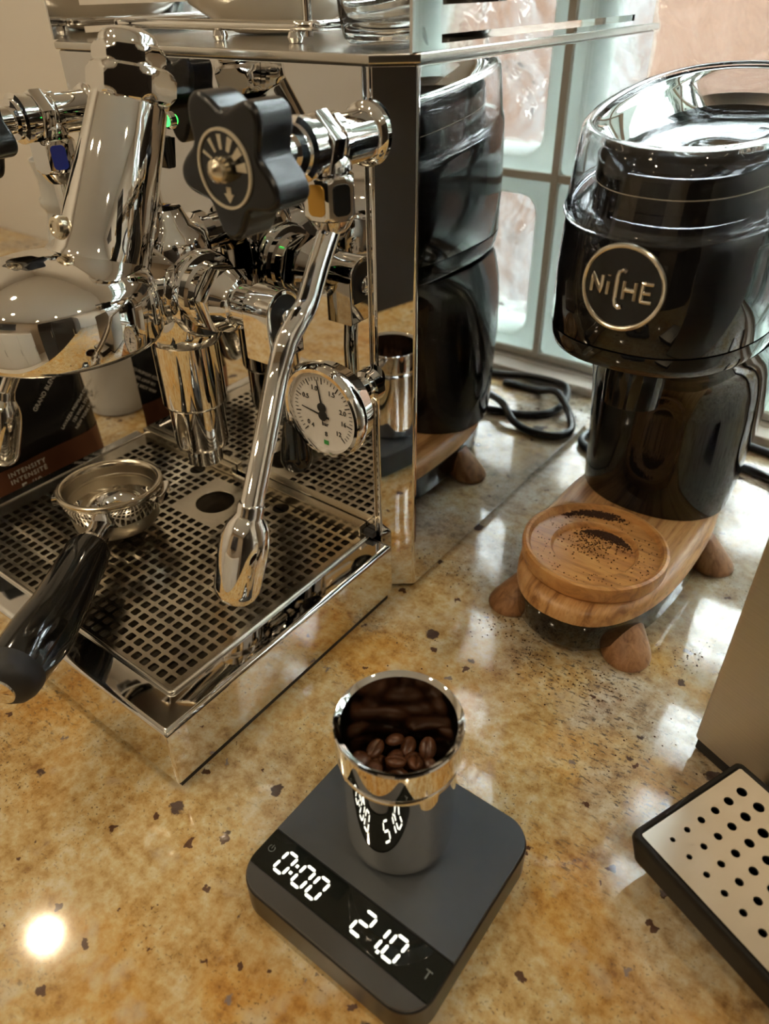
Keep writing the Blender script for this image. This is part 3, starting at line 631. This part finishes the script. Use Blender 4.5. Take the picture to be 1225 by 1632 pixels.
# ================================================================== GRINDER
GX = -.137
gr = thing('coffee_grinder', 'glossy black coffee grinder with oak base and round metal badge', 'grinder', (GX, .49, 0))
def oring(cy, a, b_, z, e=2.4, n=72, tilt=0.):
    return [Vector((x, y, z+tilt*(y-cy))) for x, y in oval(GX, cy, a, b_, n, e)]
# base: black skirt, oak plate
BY, BA, BB = .4935, .0605, .1265
bm = B(); ring_loft(bm, [oring(BY, BA-.010, BB-.012, .0080), oring(BY, BA-.0040, BB-.0045, .0092), oring(BY, BA-.0020, BB-.0020, .0125), oring(BY, BA-.0012, BB-.0012, .0345)]); obj('base_skirt', bm, 'black_gloss', gr, 50)
bm = B(); ring_loft(bm, [oring(BY, BA-.0015, BB-.0015, .0347), oring(BY, BA+.0002, BB+.0002, .0362), oring(BY, BA, BB, .0405), oring(BY, BA-.0015, BB-.0015, .0445), oring(BY, BA-.0045, BB-.0045, .0474), oring(BY, BA-.009, BB-.009, .0484)]); obj('oak_plate', bm, 'oak_base', gr, 50)
for x, y, dx, dy in ((-.1710, .4130, -.40, -.40), (-.1040, .4130, .40, -.40), (-.0890, .535, .48, .10), (-.185, .535, -.48, .10)):
    d = Vector((dx, dy, -1)).normalized(); top = Vector((x, y, .034))-Vector((dx, dy, 0))*.012; prof = [(.0075, 0), (.0095, .006), (.0135, .022), (.0165, .031)]
    bm = B(); n = 32; rings = []
    for r, z in ((.0120, .029), (.0140, .022), (.0165, .012), (.0180, .005), (.0178, .0018), (.0160, 0)):
        k = (.029-z)/.029; c = Vector((x+dx*.036*k, y+dy*.036*k, z)); rings.append([c+Vector((r*math.cos(2*PI*i/n), r*math.sin(2*PI*i/n), 0)) for i in range(n)])
    ring_loft(bm, rings); obj('foot', bm, 'oak_foot', gr, 50)
# column flaring into the head
secs = [(.0470, .5600, .0585, .0545), (.0500, .5600, .0598, .0560), (.080, .5600, .0612, .0570), (.110, .5590, .0628, .0580), (.140, .5565, .0646, .0605), (.160, .5525, .0655, .0645), (.178, .5455, .0660, .0715), (.192, .5350, .0662, .0820), (.203, .5220, .0660, .0945), (.2105, .5120, .0652, .1035)]
bm = B(); ring_loft(bm, [oring(cy, a, b_, z, 2.25) for z, cy, a, b_ in secs]); obj('column', bm, 'black_gloss', gr, 60)
HY, HA, HB, HE = .5035, .0668, .1135, 2.5
hs_ = [(.2105, .1, .0625, .1000), (.2145, 0, .0650, .1085), (.2200, 0, .0662, .1118), (.2268, 0, .0668, .1132)]
bm = B(); ring_loft(bm, [oring(HY, a, b_, z, HE) for z, _, a, b_ in hs_]); obj('head_collar', bm, 'black_gloss', gr, 60)
TL = .11
bm = B(); ring_loft(bm, [oring(HY, HA-.001, HB-.001, .2272, HE), oring(HY, HA, HB, .2280, HE), oring(HY, HA, HB, .262, HE, tilt=TL*.3), oring(HY, HA-.0008, HB-.0008, .288, HE, tilt=TL*.8), oring(HY, HA-.0015, HB-.0020, .3005, HE, tilt=TL), oring(HY, HA-.004, HB-.0045, .3030, HE, tilt=TL), oring(HY, HA-.014, HB-.016, .3030, HE, tilt=TL)]); obj('head', bm, 'black_gloss', gr, 60)
# spout
bm = B(); lathe(bm, [(.0205, .0), (.0200, -.03), (.0190, -.046), (.0170, -.046), (.0170, -.030), (.0, -.030)], 40, (-.1440, .4700, .2080), (0, .10, 1), (True, False)); obj('spout', bm, 'black_gloss', gr)
# low black oval on the column's side
bm = B(); prism(bm, oval(0, 0, .0135, .0075, 40, 2.2), -.004, .0022, .0012, 3, basis((-.1010, .4968, .1920), (.94, .30, .05), (0, -.35, .94))); obj('column_oval', bm, 'black_plastic', gr)
# badge: ring, letters follow the curved front of the head
def hsurf(x, z):
    u = min(.999, abs((x-GX)/HA)); return HY-HB*(1-u**HE)**(1/HE)
BZ, BR = .2640, .0224
def onhead(u, w, off=.0): return Vector((GX+u*BR, hsurf(GX+u*BR, 0)-off, BZ+w*BR))
bm = B(); tube(bm, [onhead(math.cos(2*PI*i/64), math.sin(2*PI*i/64), 0.0003) for i in range(64)], .0015, 10, close=True); bd = obj('badge_ring', bm, 'badge_metal', gr)
bm = B(); n = 40; ring_loft(bm, [[onhead(s*.97*math.cos(2*PI*i/n), s*.97*math.sin(2*PI*i/n), .0005) for i in range(n)] for s in (1, .8, .6, .4, .2, .02)]); obj('badge_field', bm, 'black_satin', bd)
letters = {'letter_n': [[(-.76, -.20), (-.75, .22), (-.50, -.18), (-.48, .24)]], 'letter_i': [[(-.33, -.20), (-.32, .12)], [(-.32, .25), (-.318, .28)]],
 'letter_c': [[(.09, .40), (.0, .44), (-.09, .38), (-.12, .26), (-.12, -.30), (-.08, -.42), (.0, -.48), (.08, -.44)]],
 'letter_h': [[(.08, .20), (.08, -.24)], [(.08, -.02), (.36, -.02)], [(.36, .20), (.36, -.24)]], 'letter_e': [[(.76, .20), (.52, .20), (.52, -.24), (.76, -.24)], [(.52, -.02), (.72, -.02)]]}
for nm, sts in letters.items():
    bm = B()
    for st in sts:
        q = []
        for i in range(len(st)-1):
            for k in range(6): t = k/6; q.append((st[i][0]*(1-t)+st[i+1][0]*t, st[i][1]*(1-t)+st[i+1][1]*t))
        q.append(st[-1]); tube(bm, [onhead(u, w, .0008) for u, w in q], .00120, 8)
    obj(nm, bm, 'badge_metal', bd)
# hopper ring inside the lid, then the clear lid
LY, LA, LB, LE = .5010, .0655, .1085, 2.4
bm = B(); ring_loft(bm, [oring(LY, LA-.011, LB-.014, .3032, LE, tilt=TL), oring(LY, LA-.011, LB-.014, .3085, LE, tilt=TL)], caps=(False, False))
ring_loft(bm, [oring(LY, LA-.012, LB-.015, .3085, LE, tilt=TL), oring(LY, LA-.012, LB-.015, .3270, LE, tilt=TL), oring(LY, LA-.0135, LB-.0165, .3270, LE, tilt=TL), oring(LY, LA-.0135, LB-.0165, .3040, LE, tilt=TL)], caps=(False, False)); obj('hopper_ring', bm, 'black_gloss', gr, 50)
bm = B(); ring_loft(bm, [oring(LY, LA-.0112, LB-.0142, .3165, LE, tilt=TL), oring(LY, LA-.0112, LB-.0142, .3170, LE, tilt=TL)], caps=(False, False)); obj('hopper_line', bm, 'print_tan', gr)
bm = B()
for i in range(60):
    t = 2*PI*i/60; c, s = math.cos(t), math.sin(t)
    x = GX+(LA-.0108)*math.copysign(abs(c)**(2/LE), c); y = LY+(LB-.0138)*math.copysign(abs(s)**(2/LE), s)
    bmesh.ops.create_icosphere(bm, subdivisions=1, radius=.0006, matrix=Matrix.Translation((x, y, .3058+TL*(y-LY))))
o = obj('lid_dots', bm, 'clear_plastic', gr); o['kind'] = 'stuff'
lid = [(LA+.0010, LB+.0045, .3010), (LA+.0018, LB+.0062, .3018), (LA+.0012, LB+.0055, .3040), (LA+.0002, LB+.0030, .310), (LA-.0006, LB+.000, .327), (LA-.0018, LB-.003, .341), (LA-.0040, LB-.006, .3435), (LA-.0075, LB-.0095, .3435), (LA-.0090, LB-.0115, .3420), (LA-.0115, LB-.015, .337), (LA-.020, LB-.027, .323), (LA-.032, LB-.048, .3155), (LA-.050, LB-.082, .3145)]
inn = [(LA-.050, LB-.082, .3125), (LA-.033, LB-.050, .3135), (LA-.0216, LB-.0295, .3210), (LA-.0133, LB-.0175, .335), (LA-.0100, LB-.0130, .3400), (LA-.0075, LB-.0110, .3412), (LA-.0050, LB-.0085, .3410), (LA-.0038, LB-.0055, .339), (LA-.0026, LB-.0025, .3255), (LA-.0018, LB+.0005, .3095), (LA-.0010, LB+.0020, .3030), (LA-.0010, LB+.0020, .3010)]
bm = B(); R1 = [oring(LY, a, b_, z, LE, tilt=TL) for a, b_, z in lid]; R2 = [oring(LY, a, b_, z, LE, tilt=TL) for a, b_, z in inn]
ring_loft(bm, R1, caps=(False, True)); ring_loft(bm, R2, caps=(True, False)); ring_loft(bm, [R2[-1], R1[0]], caps=(False, False)); bmesh.ops.remove_doubles(bm, verts=bm.verts[:], dist=1e-6)
obj('clear_lid', bm, 'clear_plastic', gr, 60)

# oak dosing rest on the base
dx, dy, dz = GX-.0005, .4300, .0486
bm = B(); lathe(bm, [(.0, 0), (.0490, 0), (.0510, .0008), (.0524, .003), (.0530, .0115), (.0524, .0138), (.0505, .0148), (.0485, .0142), (.0476, .0118), (.0468, .0104), (.0455, .0100), (.0318, .0100), (.0306, .0086), (.0300, .0064), (.0290, .0060), (.0, .0060)], 72, (dx, dy, dz), caps=(False, False))
tag(obj('cup_rest', bm, 'oak_disc', None, 40), 'round oak cup rest dusted with grounds on the grinder base', 'cup rest')
# coffee grounds
def grains(name, spots, label):
    bm = B()
    for x, y, z, r in spots:
        bmesh.ops.create_icosphere(bm, subdivisions=1, radius=r*1.3, matrix=Matrix.Translation((x, y, z+r*.5)) @ Matrix.Rotation(random.random()*6, 4, 'X') @ Matrix.Diagonal((1, random.uniform(.6, 1), random.uniform(.5, .9), 1)))
    o = obj(name, bm, 'grounds'); tag(o, label, 'grounds', kind='stuff'); return o
sp_ = []
vdir = Vector((-.61, .79))                  # crescents lie towards the machine's far side
for i in range(1100):
    a = random.gauss(math.radians(92), .34); r = .0268-abs(random.gauss(0, .0036)); sp_.append((dx+r*math.cos(a)+.002, dy+r*math.sin(a), dz+.0061, random.uniform(.0003, .0008)))
for i in range(750):
    a = random.gauss(math.radians(112), .20); r = random.gauss(.0425, .0021); sp_.append((dx+r*math.cos(a), dy+r*math.sin(a), dz+.0101, random.uniform(.0003, .0008)))
for i in range(60):
    a = random.gauss(math.radians(142), .05); r = random.gauss(.0425, .0012); sp_.append((dx+r*math.cos(a), dy+r*math.sin(a), dz+.0101, random.uniform(.0003, .0007)))
for i in range(340):
    x, y = random.gauss(dx-.004, .011), random.gauss(dy+.010, .010)
    if math.hypot(x-dx, y-dy) < .029: sp_.append((x, y, dz+.0061, random.uniform(.0002, .0006)))
for i in range(160):
    a = random.random()*6.28; r = random.uniform(.032, .0445); sp_.append((dx+r*math.cos(a), dy+r*math.sin(a), dz+.0101, random.uniform(.0002, .0005)))
grains('coffee_grounds', sp_, 'dark brown coffee grounds heaped on the oak cup rest')
sp_ = []
for cx_, cy_, s, k in ((-.175, .372, .012, 70), (-.14, .355, .014, 60), (-.10, .358, .010, 40), (-.045, .42, .02, 60), (-.06, .35, .03, 50), (-.235, .40, .02, 30), (-.25, .40, .006, 20), (-.16, .34, .05, 60)):
    for i in range(k): sp_.append((random.gauss(cx_, s), random.gauss(cy_, s*.7), 0, random.uniform(.0002, .0006)))
grains('spilled_grounds', [q for q in sp_ if q[0] > -.25 and q[1] < .5], 'fine coffee grounds scattered on the granite around the grinder feet')

# power cables behind
bm = B(); tube(bm, [(-.125, .6235, .030), (-.135, .650, .010), (-.160, .6655, .0046), (-.190, .675, .0046), (-.212, .697, .0046), (-.214, .728, .0065), (-.205, .748, .0125), (-.185, .755, .0125), (-.15, .7555, .010), (-.11, .750, .0046), (-.05, .742, .0046), (.02, .735, .0046), (.12, .74, .0046)], .0042, 12, 8)
tag(obj('power_cable', bm, 'black_plastic'), 'black power cable looping from the back of the grinder', 'cable')
bm = B(); tube(bm, [(-.13, .735, .0046), (-.172, .737, .0046), (-.198, .724, .0170), (-.214, .714, .0175), (-.234, .698, .0060), (-.2475, .672, .0046), (-.240, .652, .0046), (-.215, .645, .0046), (-.190, .650, .0070), (-.165, .666, .0160), (-.140, .682, .0120), (-.12, .692, .0046), (-.08, .7, .0046), (0.03, .66, .0046), (.1, .67, .0046)], .0042, 12, 8)
tag(obj('power_cable', bm, 'black_plastic'), 'black power cable curling against the espresso machine side panel', 'cable')

# ================================================================== SCALE
sc = thing('kitchen_scale', 'flat black coffee scale with lit white digits', 'scale', (-.13, .1645, 0))
sx0, sx1, sy0, sy1, sz = -.1880, -.0720, .1070, .2225, .0262
for x in (sx0+.016, sx1-.016):
    for y in (sy0+.016, sy1-.016):
        bm = B(); lathe(bm, [(.007, 0), (.0075, .0008), (.0075, .0022)], 20, (x, y, 0)); obj('foot', bm, 'rubber', sc)
bm = B(); prism(bm, rrect(sx0, sx1, sy0, sy1, .0165, 10), .0022, sz-.0014, .0016, 3); obj('scale_body', bm, 'black_plastic', sc)
def clip(poly, y0, y1):
    """part of a convex outline between two y values"""
    for yv, sg in ((y0, 1), (y1, -1)):
        o = []
        for i in range(len(poly)):
            a, c = poly[i], poly[(i+1) % len(poly)]; ia, ic = sg*(a[1]-yv) >= 0, sg*(c[1]-yv) >= 0
            if ia: o.append(a)
            if ia != ic: t = (yv-a[1])/(c[1]-a[1]); o.append((a[0]+(c[0]-a[0])*t, yv))
        poly = o
    return poly
op = rrect(sx0+.0008, sx1-.0008, sy0+.0008, sy1-.0008, .0158, 10)
bm = B(); prism(bm, clip(op, .1402, 1), sz-.0016, sz, .0004, 2); obj('weighing_plate', bm, 'scale_top', sc)
bm = B(); prism(bm, clip(op, .1188, .1396), sz-.0016, sz-.0003, .0002, 1); dp = obj('display_panel', bm, 'display_black', sc)
bm = B(); prism(bm, clip(op, 0, .1182), sz-.0016, sz-.0001, .0004, 2); obj('front_strip', bm, 'scale_front', sc)
SEG = {'a': ((0, 2), (1, 2)), 'b': ((1, 2), (1, 1)), 'c': ((1, 1), (1, 0)), 'd': ((0, 0), (1, 0)), 'e': ((0, 1), (0, 0)), 'f': ((0, 2), (0, 1)), 'g': ((0, 1), (1, 1))}
def digit(ch, x, y, w, h):
    segs = {'0': 'abcdef', '1': 'bc', '2': 'abged'}[ch]; bm = B(); t = .00075
    for s in segs:
        (ax, ay), (bx, by) = SEG[s]; a = Vector((x+ax*w, y+ay*h/2)); c = Vector((x+bx*w, y+by*h/2)); a.x += .10*(a.y-y); c.x += .10*(c.y-y)
        d = (c-a).normalized(); n = Vector((-d.y, d.x)); a += d*.0005; c -= d*.0005
        prism(bm, [tuple(q) for q in (a, a+d*t+n*t, c-d*t+n*t, c, c-d*t-n*t, a+d*t-n*t)], sz-.0003, sz-.00015, 0)
    obj('digit', bm, 'led_white', dp)
def dot(x, y, r=.0008):
    bm = B(); prism(bm, [(x-r, y-r), (x+r, y-r), (x+r, y+r), (x-r, y+r)], sz-.0003, sz-.00015, 0); obj('digit_dot', bm, 'led_white', dp)
dh, dw, dy_ = .0118, .0064, .1226
digit('0', -.1738, dy_, dw, dh); dot(-.1643, dy_+.0036); dot(-.1638, dy_+.0082); digit('0', -.1614, dy_, dw, dh); digit('0', -.1516, dy_, dw, dh)
digit('2', -.1222, dy_, dw+.0005, dh+.0006); digit('1', -.1132, dy_, dw, dh+.0006); dot(-.1048, dy_+.0002); digit('0', -.1030, dy_, dw+.0005, dh+.0006)
bm = B(); tube(bm, [(-.1815+.0018*math.cos(t), .1300+.0018*math.sin(t), sz-.0002) for t in [math.radians(125+29*i) for i in range(11)]], .0002, 6); tube(bm, [(-.1815, .1298, sz-.0002), (-.1815, .1322, sz-.0002)], .0002, 6); obj('power_icon', bm, 'icon_grey', dp)
text('tare_letter', 'T', .0062, Matrix.Translation((-.0800, .1285, sz-.0003)), 'icon_grey', dp)

# ================================================================== DOSING CUP AND BEANS
cx_, cy_, cz = -.1335, .1800, sz
bm = B(); lathe(bm, [(.0, 0), (.0245, 0), (.0268, .0012), (.0282, .004), (.0286, .010), (.0288, .060), (.0290, .0665), (.0303, .0678), (.0303, .0692), (.0293, .0704), (.0304, .0714), (.0313, .0735), (.0311, .0895), (.0314, .0905), (.0309, .0912), (.0300, .0905), (.0281, .0895), (.0281, .006), (.0255, .003), (.0, .0028)], 72, (cx_, cy_, cz), caps=(False, False))
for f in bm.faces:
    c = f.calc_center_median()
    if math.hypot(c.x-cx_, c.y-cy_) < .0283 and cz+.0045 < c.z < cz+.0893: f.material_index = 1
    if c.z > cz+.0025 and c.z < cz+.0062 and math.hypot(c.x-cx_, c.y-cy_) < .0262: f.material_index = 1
tag(obj('dosing_cup', bm, ['chrome', 'cup_inside_shaded'], None, 40), 'polished steel dosing cup filled with coffee beans on the scale', 'cup')
def bean_mesh():
    bm = B(); bmesh.ops.create_uvsphere(bm, u_segments=24, v_segments=12, radius=1, matrix=Matrix.Rotation(PI/2, 4, 'Y'))
    for v in bm.verts:
        x, y, z = v.co; z = z*(.62 if z > 0 else .9)
        if z > 0: z *= 1-.75*math.exp(-(y/.13)**2); 
        v.co = Vector((x*.0056, y*.0042, z*.0038))
    bm.normal_update(); me = bpy.data.meshes.new('coffee_bean'); bm.to_mesh(me); bm.free(); me.materials.append(MATS['bean'])
    for q in me.polygons: q.use_smooth = True
    return me
bme = bean_mesh(); placed = []
rb = random.Random(3)
for layer in range(8):
    z = cz+.0075+layer*.0060; tries = 0; cnt = 0
    while tries < 160 and cnt < 17:
        tries += 1; a = rb.random()*6.283; r = .0212*math.sqrt(rb.random()); x, y = cx_+r*math.cos(a), cy_+r*math.sin(a)
        zz = z+rb.uniform(-.001, .001)
        if any((x-q[0])**2+(y-q[1])**2+(1.35*(zz-q[2]))**2 < .0083**2 for q in placed): continue
        placed.append((x, y, zz)); cnt += 1
        o = bpy.data.objects.new('coffee_bean', bme); COL.objects.link(o); o.location = (x, y, zz)
        o.rotation_euler = (rb.gauss(0, .45)+(PI if rb.random() < .45 else 0), rb.gauss(0, .4), rb.random()*6.28); s = rb.uniform(.9, 1.08); o.scale = (s, s, s)
        tag(o, 'roasted brown coffee bean among the beans in the steel cup', 'coffee bean', 'beans in the dosing cup')

# ================================================================== STEEL APPLIANCE AT THE RIGHT
ap = thing('steel_brewer', 'brushed steel appliance with perforated black drip tray', 'coffee machine', (.06, .40, 0))
u_ = Vector((.924, -.383, 0)); w_ = Vector((.383, .924, 0)); A0 = Vector((-.0262, .3475, 0))
Ma = Matrix((u_, w_, Vector((0, 0, 1)))).transposed().to_4x4(); Ma.translation = A0
bm = B(); box(bm, .0, .205, .0, .165, .0105, .345, .0025, 2, Ma); obj('steel_body', bm, 'brushed_steel', ap)
bm = B(); box(bm, .0015, .2035, .002, .163, .001, .0103, .001, 2, Ma); obj('dark_base', bm, 'black_plastic', ap)
bm = B(); box(bm, .012, .193, .004, .16, .3452, .362, .005, 2, Ma); obj('top_cover', bm, 'black_plastic', ap)
t0, t1, v0, v1 = .0355, .172, -.0985, -.0135
bm = B()
rings = []
for o_, z in ((.006, .0165), (.003, .0190), (0, .036), (.0004, .0392), (.0012, .0400), (.0028, .0400), (.0034, .0394), (.0034, .0380)):
    rings.append([Ma @ Vector((x, y, z)) for x, y in rrect(t0+o_, t1-o_, v0+o_, v1-o_, .004, 5)])
ring_loft(bm, rings); dt = obj('drip_tray', bm, 'black_matte', ap, 40)
bm = B(); box(bm, .045, .160, -.085, .004, .001, .017, .001, 2, Ma); obj('tray_bracket', bm, 'black_plastic', ap)
# perforated plate with true holes
bm = B(); q0, q1, w0, w1 = t0+.0040, t1-.0040, v0+.0040, v1-.0040; hp = .01066; zt_ = .0396
h0 = (.0143+t0, v0+.0158); ncx, ncy = 11, 6
vcache = {}
def VV(x, y, z):
    k = (round(x, 6), round(y, 6), round(z, 6))
    if k not in vcache: vcache[k] = bm.verts.new(Ma @ Vector((x, y, z)))
    return vcache[k]
for i in range(ncx):
    for j in range(ncy):
        x, y = h0[0]+i*hp, h0[1]+j*hp; r = .00135+.00029*(j+min(i, 10-i)*.5); n = 20
        a0, a1, b0, b1 = x-hp/2, x+hp/2, y-hp/2, y+hp/2
        top = [VV(x+r*math.cos(-PI/4+2*PI*k/n), y+r*math.sin(-PI/4+2*PI*k/n), zt_) for k in range(n)]; low = [VV(x+r*math.cos(-PI/4+2*PI*k/n), y+r*math.sin(-PI/4+2*PI*k/n), zt_-.0012) for k in range(n)]
        cs = [VV(a1, b0, zt_), VV(a1, b1, zt_), VV(a0, b1, zt_), VV(a0, b0, zt_)]
        for k in range(n): bm.faces.new((top[(k+1) % n], top[k], low[k], low[(k+1) % n]))
        for k in range(4): bm.faces.new([cs[k], cs[(k+1) % 4]]+[top[(k*5+s) % n] for s in range(5, -1, -1)])
ga0, ga1, gb0, gb1 = h0[0]-hp/2, h0[0]+(ncx-.5)*hp, h0[1]-hp/2, h0[1]+(ncy-.5)*hp
for a, c, d, e in ((q0, ga0, w0, w1), (ga1, q1, w0, w1), (ga0, ga1, w0, gb0), (ga0, ga1, gb1, w1)):
    if c-a > 0 and e-d > 0: bm.faces.new([bm.verts.new(Ma @ Vector(k)) for k in ((a, d, zt_), (c, d, zt_), (c, e, zt_), (a, e, zt_))])
bm.normal_update()
for f in bm.faces:
    if abs(f.normal.z) > .9 and f.normal.z < 0: f.normal_flip()
obj('perforated_plate', bm, 'brushed_steel', dt, 30, fix=False)
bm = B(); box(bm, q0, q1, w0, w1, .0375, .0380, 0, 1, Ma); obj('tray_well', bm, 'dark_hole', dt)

# ================================================================== BAG, JUG AND BOWL LEFT OF THE MACHINE
bg_ = thing('coffee_bag', 'black foil coffee bag with copper band beside the drip tray', 'coffee bag', (-.635, .262, 0))
def bag_ring(z, off=0.):
    k = z/.185; a = .036*(1-.80*max(0, (k-.55)/.45)**1.4)+off; b_ = .070*(1-.04*k)+off; out_ = []
    n = 72
    for x, y in oval(-.636, .265, a, b_, n, 4.5):
        d = noise.noise(Vector((x*30, y*30, z*26)))*.0045*min(1, .25+k); nx, ny = x+.636, (y-.265)*.5
        l = math.hypot(nx, ny) or 1; out_.append(Vector((x+nx/l*d, y+ny/l*d*.6, z)))
    return out_
bm = B(); ring_loft(bm, [bag_ring(z) for z in [0, .004]+[.01+.0125*i for i in range(15)]]); obj('bag_body', bm, 'bag_film', bg_, 50)
bm = B(); ring_loft(bm, [bag_ring(z, .0004) for z in (.004, .01, .02, .03, .040, .050, .0575)], caps=(False, False)); obj('copper_band', bm, 'copper_film', bg_, 50)
bm = B(); box(bm, -.642, -.630, .205, .325, .1855, .200, .002); obj('top_fold', bm, 'bag_film', bg_)
def bagM(y, z, rot=0.): return basis((-.5985+.0012, y, z), (0, 1, 0), (0, 0, 1)) @ Matrix.Rotation(math.radians(rot), 4, 'Z')
text('bag_print', 'INTENSITY', .0062, bagM(.2480, .0515), 'print_white', bg_, spacing=1.25, bold=.00008)
text('bag_print', 'INTENSIT\u00c9', .0062, bagM(.2480, .0445), 'print_white', bg_, spacing=1.25, bold=.00008)
text('bag_print', '5', .0140, bagM(.2410, .0340), 'print_white', bg_, bold=.0001)
text('bag_print', '/10', .0080, bagM(.2530, .0355), 'print_white', bg_)
text('bag_print', 'ARABICA', .0090, bagM(.2320, .1160), 'print_white', bg_, bold=.0002)
for k, ln in enumerate(('LAVAZZA PREMIUM COFFEES', '120 WALL STREET', 'NEW YORK NY 10005')):
    text('bag_print', ln, .0042, bagM(.3110+.0040*k, .0900-.0050*k, 40), 'print_white', bg_)
text('bag_print', 'GRAND BLEND', .0056, bagM(.2850, .1120, 42), 'print_white', bg_)
My = basis((-.633, .3362, .085), (-1, 0, 0), (0, 0, 1))
text('bag_print', 'LAVAZZA', .0100, My, 'print_white', bg_, bold=.0002)
text('bag_print', 'NEW YORK', .0080, basis((-.633, .3362, .070), (-1, 0, 0), (0, 0, 1)), 'print_white', bg_)

bm = B(); lathe(bm, [(.0, 0), (.030, 0), (.034, .003), (.0345, .012), (.0345, .150), (.033, .175), (.0265, .205), (.0235, .218), (.0245, .222), (.0275, .226), (.0275, .232), (.0250, .235), (.0240, .250), (.0275, .268), (.0262, .268), (.0225, .250), (.0230, .232), (.0220, .218), (.031, .175), (.0325, .15), (.0325, .012), (.0, .006)], 56, (-.726, .4300, 0), caps=(False, False))
tag(obj('glass_carafe', bm, 'milk_glass', None, 40), 'tall cloudy glass carafe left of the espresso machine', 'carafe')
bm = B(); lathe(bm, [(.0, 0), (.03, 0), (.034, .003), (.045, .02), (.052, .045), (.054, .07), (.0525, .0705), (.050, .046), (.043, .022), (.0, .008)], 48, (-.705, .520, 0), caps=(False, False))
tag(obj('dark_bowl', bm, 'dark_ceramic', None, 50), 'dark bowl on the counter behind the glass carafe', 'bowl')
